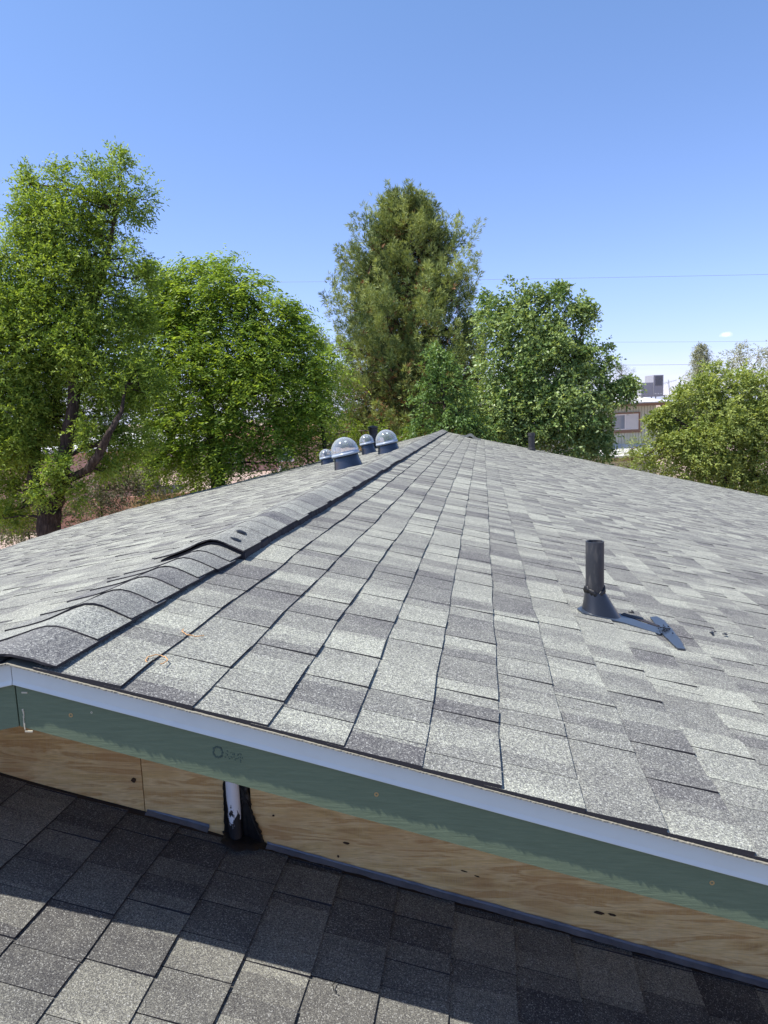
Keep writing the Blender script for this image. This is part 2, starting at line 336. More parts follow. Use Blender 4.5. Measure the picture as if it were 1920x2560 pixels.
def lay(where, surf, s_butts, ya, yb, exp=EXP, seed=1):
    r = random.Random(seed)
    for ci, s in enumerate(s_butts):
        x = s * C; y = ya(x) ; first = True; end = yb(x)
        ph = r.uniform(0, 6); jump = 0; nextj = y + r.uniform(0.2, 1.0)
        raised = r.random() < 0.5
        while y < end:
            w = r.choice((0.06, 0.08, 0.10, 0.12, 0.14, 0.165, 0.09)) * r.uniform(0.9, 1.1)
            y2 = min(y + w, end + r.uniform(-0.003, 0.003))
            if y > nextj: jump = r.uniform(-0.0015, 0.0015); nextj = y + 1.0
            def sb(q): return s + jump + 0.0016 * math.sin(q * 6.3 + ph) + 0.0012 * math.sin(q * 17 + 2 * ph)
            hb = 0.0082 if raised else 0.0056
            hb += r.uniform(-0.0009, 0.0009)
            g = 0.0012 if raised else 0.0008
            su = max(s - exp - 0.03, 0.0) if where != 'lower' else s - exp - 0.03
            a, b = y + (0 if first else g), y2 - g
            k = [sb(a), sb(b)]
            V = [surf(k[0], a, -0.003), surf(k[1], b, -0.003), surf(su, b, -0.003), surf(su, a, -0.003),
                 surf(k[0] + r.uniform(-.0008, .0008), a, hb), surf(k[1] + r.uniform(-.0008, .0008), b, hb), surf(su, b, 0.0008), surf(su, a, 0.0008)]
            if where == 'left': V = [V[1], V[0], V[3], V[2], V[5], V[4], V[7], V[6]]
            tone = min(max(r.gauss(0.5, 0.38), 0), 1)
            SLABS.append((where, V, tone, ci + {'upper': 0, 'left': 200, 'lower': 400}[where]))
            y = y2; first = False
            raised = (r.random() < 0.62) if not raised else (r.random() < 0.38)
OVER = 0.0145
lay('upper', surf_r, [S0 + EXP * i for i in range(1, 64)], lambda x: -OVER + random.uniform(-0.002, 0.001), lambda x: yend(x), seed=3)
lay('left', surf_l, [0.19 + EXP * i for i in range(0, 32)], lambda x: -OVER, lambda x: 14.75, seed=5)
lay('lower', surf_low, [SLOW + EXP * i for i in range(-10, 34)], lambda x: -4.0 + random.uniform(-0.2, 0), lambda x: YW - 0.012, seed=9)
def projected(V):
    q = np.mean(np.array(V[4:]), axis=0) - CAM; z = q @ CF
    if z < 0.1: return 0
    px, py = 960 + FPX * (q @ CR) / z, 1280 - FPX * (q @ CU) / z
    if not (-120 < px < 2040 and 900 < py < 2700): return 0
    pts = []
    for p in V[4:]:
        q = np.array(p) - CAM; z = max(q @ CF, 0.05); pts.append((FPX * (q @ CR) / z, FPX * (q @ CU) / z))
    return 0.5 * abs(sum(pts[i][0] * pts[(i + 1) % 4][1] - pts[(i + 1) % 4][0] * pts[i][1] for i in range(4)))
order = sorted(range(len(SLABS)), key=lambda i: -projected(SLABS[i][1]))
single = set(order[:298])
BF = [(0, 3, 2, 1), (4, 5, 6, 7), (0, 1, 5, 4), (1, 2, 6, 5), (2, 3, 7, 6), (3, 0, 4, 7)]
# decks
b = MB(); NY = 60
def deck(name, surf, s0, s1, ya, yb, m, parent, depth=0.02, ns=12, tw=False):
    V = []; F = []; ys = np.linspace(0, 1, NY)
    for h in (-0.0075, -0.0075 - depth):
        for i in range(ns + 1):
            s = s0 + (s1 - s0) * i / ns
            for t in ys: V.append(surf(s, ya(s * C) + (yb(s * C) - ya(s * C)) * t, h))
    o = (ns + 1) * NY
    for i in range(ns):
        for j in range(NY - 1):
            q = (i * NY + j, i * NY + j + 1, (i + 1) * NY + j + 1, (i + 1) * NY + j)
            F.append(q); F.append(tuple(o + k for k in q[::-1]))
    rim = [i * NY for i in range(ns + 1)] + [ns * NY + j for j in range(1, NY)] + [i * NY + NY - 1 for i in range(ns - 1, -1, -1)] + [j for j in range(NY - 2, 0, -1)]
    for k in range(len(rim)): a_, b_ = rim[k], rim[(k + 1) % len(rim)]; F.append((a_, b_, b_ + o, a_ + o))
    return link(name, mesh(name, V, F), m, parent)
roof = deck('roof', surf_r, 0.0, 9.15, lambda x: 0.0, lambda x: yend(x) - 0.02, M_ASPH, house)
roof['label'] = 'right slope of the upper roof under its shingles'
roof_l = deck('roof', surf_l, 0.0, 4.68, lambda x: 0.0, lambda x: 14.73, M_ASPH, house); roof_l['label'] = 'left slope of the upper roof'
roof_low = deck('roof', surf_low, -1.45, 4.75, lambda x: -3.98, lambda x: YW, M_ASPH, house); roof_low['label'] = 'lower roof below the gable wall'
parents = {'upper': roof, 'left': roof_l, 'lower': roof_low}
rest = {'upper': ([], [], [], []), 'left': ([], [], [], []), 'lower': ([], [], [], [])}
RV, RF, RT, RC, RM = [], [], [], [], []
for i, (w, V, tone, ci) in enumerate(SLABS):
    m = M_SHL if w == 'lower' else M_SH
    if i in single:
        me = mesh('shingle', V, BF, {'tone': [tone] * 8, 'course': [ci] * 8}); me.materials.append(m); me.materials.append(M_ASPH)
        me.polygons.foreach_set('material_index', [0, 0, 1, 1, 1, 1]); link('shingle', me, m, parents[w])
    else:
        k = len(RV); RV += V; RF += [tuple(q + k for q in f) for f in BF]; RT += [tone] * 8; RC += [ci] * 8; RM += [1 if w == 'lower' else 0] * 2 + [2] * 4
me = mesh('shingles', RV, RF, {'tone': RT, 'course': RC}); me.materials.append(M_SH); me.materials.append(M_SHL); me.materials.append(M_ASPH)
me.polygons.foreach_set('material_index', RM)
link('shingles', me, M_SH, house, kind='stuff')

# ridge caps, lying flat on the first metre and over a raised vent beyond
def cap_z(x, hump=1.0):
    t = T if x > 0 else TL
    return hump * (0.026 * math.exp(-(x / 0.088) ** 2) - 0.0045) - t * (math.sqrt(x * x + 0.0009) - 0.02) + 0.004
def ridge_sag(y): return 0.6 * bumpz(0, y)
def cap(y0, y1, lift, xl, xr, butt, tone, ci, r):
    nx = 15; V = []; F = []
    wl, wr = xl + r.uniform(-.012, .012), xr + r.uniform(-.006, .006)
    for (yy, hh) in ((y0, butt), (y1, 0.001)):
        for th in (0, 1):
            for i in range(nx):
                x = wl + (wr - wl) * i / (nx - 1); yj = yy + (r.uniform(-.0012, .0012) if yy == y0 else 0)
                z = cap_z(x, min(max((yj + 0.012) / 0.25, 0.22), 1.0)) + lift + ridge_sag(yj) + hh - (0.0052 if th else 0)
                V.append((x, yj, z))
    for i in range(nx - 1):
        F += [(i, i + 1, 2 * nx + i + 1, 2 * nx + i), (nx + i + 1, nx + i, 3 * nx + i, 3 * nx + i + 1), (i + 1, i, nx + i, nx + i + 1), (2 * nx + i, 2 * nx + i + 1, 3 * nx + i + 1, 3 * nx + i)]
    F += [(0, 2 * nx, 3 * nx, nx), (nx - 1, 2 * nx - 1, 4 * nx - 1, 3 * nx - 1)]
    return V, F, {'tone': [tone] * len(V), 'course': [ci] * len(V)}
def cap_mesh(V, F, A):
    me = mesh('ridge_cap', V, F, A); me.materials.append(M_CAP); me.materials.append(M_ASPH)
    me.polygons.foreach_set('material_index', [1 if (i < 56 and i % 4 != 0) or i >= 56 else 0 for i in range(len(F))]); return me
rc = random.Random(21)
tones = [0.05, 0.85, 0.35, 0.8, 0.1, 0.75, 0.3, 0.45]
ycap = [-0.0165, 0.133, 0.280, 0.412, 0.550, 0.676, 0.800, 0.915]
CV, CFc, CT, CC = [], [], [], []
for i, y0 in enumerate(ycap):
    y1 = (ycap + [1.06])[i + 1] + 0.045
    V, F, A = cap(y0, y1, 0.002, -0.21 - 0.006 * i, 0.098, 0.0062, tones[i], 600 + i, rc)
    link('ridge_cap', cap_mesh(V, F, A), M_CAP, house)
VENT = 0.017
y = 1.02; i = 0
while y < 14.6:
    V, F, A = cap(y, y + 0.185, VENT + 0.002, -0.20, 0.110, 0.0024 if i else 0.006, rc.random(), 620 + i, rc)
    if i < 34: link('ridge_cap', cap_mesh(V, F, A), M_CAP, house)
    else:
        k = len(CV); CV += V; CFc += [tuple(q + k for q in f) for f in F]; CT += A['tone']; CC += A['course']
    y += 0.137 * rc.uniform(0.96, 1.04); i += 1
# far hump: the end of the cross ridge behind
for q in range(3):
    V = []; F = []; nx = 17
    for yy, hh in ((14.2 + q * 0.22, 0.008), (14.46 + q * 0.22, 0.0)):
        for low in (0, 1):
            for i in range(nx):
                x = 0.40 + 0.44 * i / (nx - 1); V.append((x, yy, -T * x + 0.075 * math.exp(-((x - 0.62) / 0.085) ** 2) + 0.008 + hh - low * 0.05))
    for i in range(nx - 1): F += [(i, i + 1, 2 * nx + i + 1, 2 * nx + i), (i + 1, i, nx + i, nx + i + 1), (2 * nx + i, 2 * nx + i + 1, 3 * nx + i + 1, 3 * nx + i)]
    k = len(CV); CV += V; CFc += [tuple(qq + k for qq in f) for f in F]; CT += [0.8 - 0.3 * q] * len(V); CC += [760 + q] * len(V)
link('ridge_caps', mesh('ridge_caps', CV, CFc, {'tone': CT, 'course': CC}), M_CAP, house, kind='stuff')
# the corrugated vent body under the raised caps: ragged dark sides
V = []; F = []; ys = np.arange(1.028, 14.6, 0.02); nx = 15
for j, yy in enumerate(ys):
    xa, xb = -0.185 + rc.uniform(-.003, .003), 0.106 + rc.uniform(-.0035, .0035)
    for i in range(nx):
        x = xa + (xb - xa) * i / (nx - 1); V.append((x, yy, cap_z(x) + VENT - 0.004 + ridge_sag(yy)))
    V.append((xb + 0.001, yy, -T * xb - 0.01)); V.append((xa - 0.001, yy, TL * xa - 0.01))
st = nx + 2
for j in range(len(ys) - 1):
    for i in range(nx - 1): F.append((j * st + i, j * st + i + 1, (j + 1) * st + i + 1, (j + 1) * st + i))
    F.append((j * st + nx - 1, j * st + nx, (j + 1) * st + nx, (j + 1) * st + nx - 1))
    F.append((j * st + nx + 1, j * st, (j + 1) * st, (j + 1) * st + nx + 1))
F.append(tuple([nx + 1] + list(range(nx)) + [nx])[::-1])
link('ridge_vent', mesh('ridge_vent', V, F), M_ASPH, house)

# rake edge on the right (and the short left one): starter strip, drip edge, fascia, wall
def rake_path(sgn, x): return (-T * x) if sgn > 0 else (TL * x)
def rake_prism(name, sgn, xs, ysec, zsec, m, jag=0.0, jagz=0.0, parent=house, r=None):
    """sweep a closed section (ysec, zsec) along the rake"""
    r = r or random.Random(4); V = []; F = []; k = len(ysec)
    for x in xs:
        base = rake_path(sgn, x) + bumpz(x, 0.0)
        for a_, b_ in zip(ysec, zsec):
            V.append((x, a_ + (r.uniform(-jag, jag) if a_ < -0.011 else 0), base + b_ + r.uniform(-jagz, jagz)))
    for i in range(len(xs) - 1):
        for j in range(k): F.append((i * k + j, i * k + (j + 1) % k, (i + 1) * k + (j + 1) % k, (i + 1) * k + j))
    F.append(tuple(range(k))); F.append(tuple((len(xs) - 1) * k + j for j in range(k))[::-1])
    return link(name, mesh(name, V, F), m, parent)
xs = np.concatenate([np.arange(0.0, 2.2, 0.0028), np.linspace(2.25, 8.8, 60)])
# wavy starter edge: granule-sized teeth throw the frayed shadow on the fascia
def starter(sgn, xs):
    r = random.Random(8); V = []; F = []; w = 0
    for x in xs:
        base = rake_path(sgn, x) + bumpz(x, 0.0); w = 0.9 * w + r.gauss(0, 0.00012)
        yj = -0.0190 - 0.0004 * math.sin(x * 5) - w * 1.0 + r.gauss(0, 0.0005)
        for a_, b_ in ((yj, -0.0046), (yj, -0.0072), (0.03, -0.0080), (0.03, -0.0046)): V.append((x, a_, base + b_ + r.gauss(0, 0.0002)))
    for i in range(len(xs) - 1):
        for j in range(4): F.append((i * 4 + j, i * 4 + (j + 1) % 4, (i + 1) * 4 + (j + 1) % 4, (i + 1) * 4 + j))
    return link('starter_strip', mesh('starter_strip', V, F), M_EDGE, house)
starter(1, xs); starter(-1, -xs[xs < 4.6])
drip_y = [0.012, -0.0045, -0.0045, -0.0070, -0.0060, -0.0028, -0.0028, 0.012]
drip_z = [-0.0105, -0.0105, -0.0420, -0.0500, -0.0515, -0.0430, -0.0120, -0.0120]
rake_prism('drip_edge', 1, list(np.linspace(0.0, 8.8, 90)), drip_y, drip_z, M_WHITE)
rake_prism('drip_edge', -1, list(-np.linspace(0.001, 4.5, 50)), [v - 0.0008 for v in drip_y], drip_z, M_WHITE)
fa_y = [0.0, 0.0, 0.019, 0.019]; fa_z = [-0.012, -0.137, -0.137, -0.012]
FA = rake_prism('fascia_board', 1, list(np.linspace(0.0015, 8.8, 90)), fa_y, fa_z, M_GREEN)
FB = rake_prism('fascia_board', -1, list(-np.linspace(0.0015, 4.5, 50)), fa_y, fa_z, M_GREEN)
def rz(x): return rake_path(1 if x > 0 else -1, x) + bumpz(x, 0.0)
# soffit under the overhang, gable wall of plywood sheets
rake_prism('soffit', 1, list(np.linspace(0.0, 8.8, 40)), [0.02, 0.02, YW, YW], [-0.125, -0.131, -0.131, -0.125], M_PLY[1])
rake_prism('soffit', -1, list(-np.linspace(0.001, 4.5, 30)), [0.02, 0.02, YW, YW], [-0.125, -0.131, -0.131, -0.125], M_PLY[1])
def wall_top(x): return rake_path(1 if x > 0 else -1, x) - 0.132
def panel(x0, x1, m, prox=0.0, seed=1):
    r = random.Random(seed); xx = np.linspace(x0, x1, 24); V = []; F = []
    for x in xx:
        for yy in (YW + prox, YW + 0.012 + prox):
            V.append((x, yy, wall_top(x))); V.append((x, yy, -HLOW - T * x - 0.0 + 0.004 + 0.003 * math.sin(x * 9 + seed)))
    for i in range(len(xx) - 1):
        a_ = i * 4; F += [(a_, a_ + 1, a_ + 5, a_ + 4), (a_ + 2, a_ + 6, a_ + 7, a_ + 3), (a_ + 1, a_ + 3, a_ + 7, a_ + 5), (a_, a_ + 4, a_ + 6, a_ + 2)]
    F += [(0, 2, 3, 1), (len(xx) * 4 - 4, len(xx) * 4 - 3, len(xx) * 4 - 1, len(xx) * 4 - 2)]
    link('plywood_panel', mesh('plywood_panel', V, F), m, house)
panel(-1.5, 0.0105, M_PLY[0], 0.0, 1); panel(0.0135, 0.232, M_PLY[1], -0.001, 2)
panel(0.298, 1.95, M_PLY[2], 0.0, 3); panel(1.953, 3.8, M_PLY[0], 0.0, 4)
b = MB(); b.hexa([(-4.5, YW + 0.02, -3.7), (9, YW + 0.02, -3.7), (9, YW + 0.1, -3.7), (-4.5, YW + 0.1, -3.7),
                  (-4.5, YW + 0.02, -1.1), (9, YW + 0.02, -2.36), (9, YW + 0.1, -2.36), (-4.5, YW + 0.1, -1.1)])
M_STUC = mat('stucco', (0.45, 0.36, 0.27), 0.9)
b2 = MB(); xx = [-4.4, 0, 8.8]
V = []
for yy in (YW + 0.014, YW + 0.05):
    for x in xx: V.append((x, yy, wall_top(x) - 0.004)); V.append((x, yy, GZ))
b2.add(V, [(0, 1, 3, 2), (2, 3, 5, 4), (6, 8, 9, 7), (8, 10, 11, 9), (0, 2, 8, 6), (2, 4, 10, 8), (0, 6, 7, 1), (4, 5, 11, 10)])
b2.build('gable_wall', M_ASPH, house)
b3 = MB(); b3.box((-4.3, 7.6, -2.4), (0.15, 14.2, 2.7)); b3.box((8.4, 8, -3.0), (0.15, 15, 1.5)); b3.box((2.1, 14.5, -2.95), (12.6, 0.15, 1.6)); b3.box((1.3, -3.6, -2.6), (5, 0.15, 2.3)); 
b3.build('wall', M_STUC, house)
b3 = MB()   # eave trim of the left slope
V = []; F = []
ys = np.linspace(0, 14.7, 60)
for yy in ys:
    p = surf_l(4.69, yy, 0); V += [(p[0], yy, p[2] - 0.004), (p[0], yy, p[2] - 0.14), (p[0] + 0.02, yy, p[2] - 0.14), (p[0] + 0.02, yy, p[2] - 0.012)]
for i in range(len(ys) - 1):
    for j in range(4): F.append((i * 4 + j, i * 4 + (j + 1) % 4, (i + 1) * 4 + (j + 1) % 4, (i + 1) * 4 + j))
link('fascia_board', mesh('fascia_board', V, F), M_GREEN, house, label='green fascia along the left eave')

# wall foot flashing
def foot_flash(x0, x1, h0, h1, seed, base=0.004):
    r = random.Random(seed); xx = np.linspace(x0, x1, max(8, int((x1 - x0) * 60))); V = []; F = []
    for i, x in enumerate(xx):
        t = i / (len(xx) - 1); z0 = -HLOW - T * x + 0.009; hh = h0 + (h1 - h0) * t + r.uniform(-.0012, .0012)
        out = 0.018 + r.uniform(-.002, .002)
        V += [(x, YW - 0.003, z0 + hh), (x, YW - 0.0045, z0 + 0.006), (x, YW - out, z0 + 0.001)]
    for i in range(len(xx) - 1):
        for j in range(2): F.append((i * 3 + j, i * 3 + j + 1, i * 3 + j + 4, i * 3 + j + 3))
    o = link('wall_flashing', mesh('wall_flashing', V, F, smooth=False), M_FLASH, house); return o
foot_flash(0.02, 0.185, 0.008, 0.014, 1); foot_flash(0.335, 3.8, 0.010, 0.022, 2)

# conduit against the wall, smeared with black mastic
pipe_x = 0.258
con = MB(); ztop = wall_top(pipe_x) ; con.tube([(pipe_x, YW - 0.014, -HLOW - T * pipe_x - 0.01), (pipe_x - 0.001, YW - 0.014, ztop + 0.003)], 0.0165, 20)
M_COND = mat('white_conduit', (0.72, 0.73, 0.76), 0.5); n = N(M_COND)
sm = n.noise(n.coord((1, 1, 0.45)), 55, 5, 0.62); spz = n.new('SeparateXYZ'); n.link(n.coord(), spz.inputs[0])
lowz = n.rng(spz.outputs[2], -HLOW - T * pipe_x + 0.03, -HLOW - T * pipe_x + 0.15, 0.30, -0.28)
msk = n.rng(n.math('ADD', sm, lowz), 0.52, 0.56); n.color(n.mix(msk, (0.70, 0.71, 0.74), (0.015, 0.015, 0.018)))
con.build('conduit', M_COND, house, smooth=False)
def blob(outline, y0, th, r, name='mastic', zf=None, parent=house):
    """irregular raised patch on the gable wall: outline in (x, height above the lower roof)"""
    O = []
    for i in range(len(outline)):
        a_, b_ = np.array(outline[i]), np.array(outline[(i + 1) % len(outline)]); k = max(1, int(np.linalg.norm(b_ - a_) / 0.006))
        for t in range(k): O.append(a_ + (b_ - a_) * t / k + np.array([r.gauss(0, 0.0016), r.gauss(0, 0.0016)]))
    c = np.mean(O, axis=0); m = len(O); V = []; F = []
    def w(q, yy): return (q[0], yy, -HLOW - T * q[0] + q[1])
    for q in O: V.append(w(q, y0))
    for q in O: V.append(w(c + (q - c) * 0.93, y0 - th * r.uniform(0.7, 1.2)))
    for q in O: V.append(w(c + (q - c) * 0.5, y0 - th * r.uniform(0.8, 1.5)))
    V.append(w(c, y0 - th * 1.3))
    for i in range(m):
        j = (i + 1) % m
        F += [(i, j, m + j, m + i), (m + i, m + j, 2 * m + j, 2 * m + i), (2 * m + i, 2 * m + j, 3 * m)]
    return link(name, mesh(name, V, F, smooth=True), M_BLACK, parent)
rb = random.Random(12)
blob([(0.226, 0.008), (0.228, 0.10), (0.231, 0.20), (0.229, 0.29), (0.248, 0.29), (0.246, 0.2), (0.247, 0.1), (0.246, 0.0)], YW - 0.002, 0.006, rb)
blob([(0.268, 0.0), (0.27, 0.15), (0.276, 0.29), (0.287, 0.29), (0.289, 0.22), (0.294, 0.16), (0.300, 0.09), (0.318, 0.05), (0.330, 0.0)], YW - 0.002, 0.007, rb)
# the pool of mastic on the shingles at the foot
V = []; F = []; k = 46
for ring, (rr_, hh) in enumerate(((1.0, 0.008), (0.9, 0.013), (0.5, 0.017), (0.0, 0.020))):
    for i in range(k if rr_ > 0 else 1):
        a_ = 2 * math.pi * i / k; R_ = rr_ * (1 + 0.10 * math.sin(3 * a_ + 1) + 0.06 * math.sin(7 * a_) + rb.uniform(-.03, .03))
        x = 0.268 + 0.056 * R_ * math.cos(a_) + 0.005; yy = min(YW - 0.003, YW - 0.010 + 0.045 * R_ * math.sin(a_))
        V.append((x, yy, -HLOW - T * x + hh + 0.003))
for ring in range(2):
    for i in range(k): j = (i + 1) % k; F.append((ring * k + i, ring * k + j, (ring + 1) * k + j, (ring + 1) * k + i))
for i in range(k): F.append((2 * k + i, 2 * k + (i + 1) % k, 3 * k))
link('mastic', mesh('mastic', V, F, smooth=True), M_BLACK, house)

# nails in the fascia, corner caulk, scuffs
M_RUST = mat('rusty_nail', (0.42, 0.27, 0.11), 0.8); M_CAULK = mat('cream_caulk', (0.5, 0.45, 0.33), 0.8)
def on_face(px, py, yy):   # a spot on the plane y = yy
    d = at(px, py, 1.0) - CAM; t = (yy - CAM[1]) / d[1]; return CAM + d * t
for px, py in ((177, 1788), (941, 1986), (1780, 2207), (229, 1781)):
    c = on_face(px, py, 0.0); s_ = 1.0 if px != 229 else 0.5
    MB().lathe(c, (0, -1, 0), [(0.0042 * s_, -0.001), (0.0042 * s_, 0.0006), (0.0022 * s_, 0.0007), (0.0018 * s_, -0.0004), (0.0001, -0.0004)], 14).build('nail', M_RUST if px != 229 else M_CAULK, house)
b = MB()
c0, c1 = on_face(58, 1775, 0), on_face(64, 1826, 0)
for k in range(9):
    t = k / 9; p = c0 + (c1 - c0) * t; b.box((p[0] + rc.uniform(-.001, .001), -0.0004, p[2]), (rc.uniform(.001, .0035), 0.002, 0.0045))
p = on_face(73, 1828, 0); b.box((p[0], -0.0005, p[2]), (0.016, 0.002, 0.003)); p = on_face(62, 1731, 0); b.box((p[0], -0.0005, p[2]), (0.012, 0.002, 0.003))
b.build('caulk', M_CAULK, house)
M_SCUFF = mat('dark_scuff', (0.055, 0.085, 0.07), 0.7)
b = MB(); c = on_face(545, 1880, 0)
for k in range(26):
    a_ = k * 0.5; R_ = 0.012 * rc.uniform(0.75, 1.0); b.box((c[0] + R_ * math.cos(a_) * 0.8, -0.0002, c[2] + R_ * math.sin(a_)), (rc.uniform(.001, .0035), 0.0012, rc.uniform(.0008, .004)))
for k in range(30):
    b.box((c[0] + 0.014 + k * 0.0011 + rc.uniform(-.002, .002), -0.0002, c[2] - 0.004 + rc.uniform(-.009, .009) - k * .0003), (rc.uniform(.0006, .002), 0.0012, rc.uniform(.0008, .003)))
b.build('scuff', M_SCUFF, house)
M_KNOT = mat('dark_knot', (0.05, 0.028, 0.014), 0.9)
for (px, py, w_, h_, tilt) in ((335, 1950, 0.010, 0.008, 0.1), (866, 2107, 0.011, 0.0035, -0.2), (846, 2140, 0.004, 0.004, 0), (1497, 2281, 0.016, 0.005, -0.2), (1530, 2286, 0.013, 0.0035, -0.2), (684, 2038, 0.004, 0.003, 0), (1160, 2177, 0.010, 0.002, -0.25), (1193, 2190, 0.008, 0.002, -0.25)):
    c = on_face(px, py, YW); k_ = 12; V = []
    for ring, yy in ((1.0, 0.0004), (0.8, 0.0010)):
        for q in range(k_):
            a_ = 2 * math.pi * q / k_; R_ = ring * rc.uniform(0.75, 1.15); u_, v_ = w_ * 0.8 * R_ * math.cos(a_), h_ * R_ * math.sin(a_)
            V.append((c[0] + u_, YW - 0.001 - yy, c[2] + v_ + tilt * u_))
    MB().add(V, [(q, (q + 1) % k_, k_ + (q + 1) % k_, k_ + q) for q in range(k_)] + [tuple(k_ + q for q in range(k_))]).build('knot', M_KNOT, house)
# dabs of mastic on the first raised cap
for (px, py, L_) in ((622, 1346, 0.040), (641, 1331, 0.045)):
    c = on_face(px, py, 1.1 + (1346 - py) * 0.007); V = []; k = 20
    x0, y0 = 0.055 if px < 630 else 0.038, c[1]
    for ring in (1.0, 0.45):
        for i in range(k):
            a_ = 2 * math.pi * i / k; R_ = ring * (1 + rb.uniform(-.16, .16))
            x = x0 + 0.018 * R_ * math.cos(a_); yy = y0 + L_ * 0.42 * R_ * math.sin(a_)
            V.append((x, yy, cap_z(x) + VENT + ridge_sag(yy) + (0.0075 if ring == 1 else 0.0105)))
    F = [(i, (i + 1) % k, k + (i + 1) % k, k + i) for i in range(k)] + [tuple(k + i for i in range(k))]
    link('mastic', mesh('mastic', V, F, smooth=True), M_BLACK, house, label='black dab of mastic on the raised ridge cap')

# ------------------------------------------------------------------ vent pipe with its boot
PX, PY = 1.287, 1.415
vp = thing('vent_pipe', 'black plastic vent pipe with a flared boot standing on the right slope', 'vent pipe', (PX, PY, -T * PX))
zr = -T * PX
b = MB(); b.lathe((PX, PY, zr), (0, 0, 1), [(0.0325, 0.02), (0.0325, 0.262), (0.0320, 0.264), (0.0275, 0.264), (0.0272, 0.262), (0.0272, 0.10)], 36)
b.build('pipe', M_RUB, vp, smooth=True)
bpy.data.objects[vp.children[0].name].modifiers.new('edges', 'EDGE_SPLIT').split_angle = math.radians(40)
# boot: round collar flaring onto the slope
V = []; F = []; k = 48
prof = [(0.0, 0.078), (0.10, 0.070), (0.35, 0.049), (0.7, 0.022), (1.0, 0.004)]
for t, hh in prof:
    for i in range(k):
        a_ = 2 * math.pi * i / k; rx = 0.035 + t * (0.054 if math.cos(a_) > 0 else 0.014); ry = 0.035 + t * 0.034
        x = PX + rx * math.cos(a_) + 0.004 * t; yy = PY + ry * math.sin(a_)
        V.append((x, yy, zr - T * (x - PX) * t + hh))
for j in range(len(prof) - 1):
    for i in range(k): F.append((j * k + i, j * k + (i + 1) % k, (j + 1) * k + (i + 1) % k, (j + 1) * k + i))
M_BOOT = mat('boot_black', (0.016, 0.018, 0.024), 0.34, spec=0.5)
link('boot', mesh('boot', V, F, smooth=True), M_BOOT, vp)
# lumpy bead of mastic where the pipe meets the boot
V = []; F = []; kk, mm = 40, 8
for i in range(kk):
    a_ = 2 * math.pi * i / kk; zc = 0.080 + 0.010 * math.sin(2 * a_ + 1) + rb.uniform(-.004, .004); rad = 0.0085 * rb.uniform(0.7, 1.35)
    for j in range(mm):
        w = 2 * math.pi * j / mm; R_ = 0.0335 + rad * 0.62 * math.cos(w) * rb.uniform(.8, 1.2)
        V.append((PX + R_ * math.cos(a_), PY + R_ * math.sin(a_), zr + zc + rad * 1.4 * math.sin(w)))
for i in range(kk):
    for j in range(mm): F.append((i * mm + j, i * mm + (j + 1) % mm, ((i + 1) % kk) * mm + (j + 1) % mm, ((i + 1) % kk) * mm + j))
link('mastic_bead', mesh('mastic_bead', V, F, smooth=True), M_BLACK, vp)
# exposed flange, running right from the boot, and the painted streak crossing its end
M_FL = mat('blue_black_flange', (0.030, 0.042, 0.062), 0.40, metal=0.0, spec=0.8)
def patch(pts, h, m, name, parent, th=0.0015, **kw):
    V = []; m_ = len(pts)
    for (x, yy) in pts: V.append((x, yy, -T * x + bumpz(x, yy) + h))
    c = np.mean(np.array(V), axis=0); V = [tuple(v) for v in V]
    V += [(v[0], v[1], v[2] - th - 0.004) for v in V]
    F = [tuple(range(m_))] + [(i, m_ + i, m_ + (i + 1) % m_, (i + 1) % m_) for i in range(m_)]
    return link(name, mesh(name, V, F), m, parent, **kw)
def onroof(px, py):
    d = at(px, py, 1.0) - CAM; t = (-T * CAM[0] - CAM[2]) / (d[2] + T * d[0]); q = CAM + d * t; return (q[0], q[1])
def smooth_poly(pl, amp, r):
    out = []
    for i in range(len(pl)):
        a_, b_ = np.array(pl[i]), np.array(pl[(i + 1) % len(pl)]); k = max(1, int(np.linalg.norm(b_ - a_) / 0.008))
        for t in range(k): out.append(tuple(a_ + (b_ - a_) * t / k + np.array([r.gauss(0, amp), r.gauss(0, amp)])))
    return out
fl = [onroof(*q) for q in ((1443, 1524), (1458, 1536), (1562, 1561), (1650, 1590), (1662, 1578), (1600, 1558), (1556, 1540), (1455, 1518))]
patch(fl, 0.0098, M_FL, 'flange', vp)
sl = [onroof(*q) for q in ((1626, 1548), (1650, 1582), (1672, 1606), (1694, 1628), (1713, 1630), (1701, 1605), (1680, 1578), (1660, 1556), (1642, 1546))]
patch(smooth_poly(sl, 0.0012, rb), 0.0104, M_FL, 'sealant_streak', vp, label='blue-black streak of sealant across the shingle joint')
b = MB()
for k in range(34):
    x, yy = onroof(1660 + rc.gauss(0, 9), 1581 + rc.gauss(0, 5)); b.box((x, yy, -T * x + 0.0135), (rc.uniform(.002, .006), rc.uniform(.003, .009), 0.003))
for (px, py, n_) in ((1782, 1588, 9), (1812, 1592, 5), (1580, 1536, 0)):
    for k in range(n_):
        x, yy = onroof(px + rc.gauss(0, 4), py + rc.gauss(0, 2)); b.box((x, yy, -T * x + 0.0105), (rc.uniform(.003, .008), rc.uniform(.006, .014), 0.002))
b.build('mastic_crumbs', M_BLACK, vp)['kind'] = 'stuff'
# lifted shingle edge above the flange, its shadow put in as a black sliver
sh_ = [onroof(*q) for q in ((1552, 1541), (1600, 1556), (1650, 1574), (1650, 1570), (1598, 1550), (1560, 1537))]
patch(sh_, 0.0118, M_ASPH, 'shingle_edge_shadow', vp)
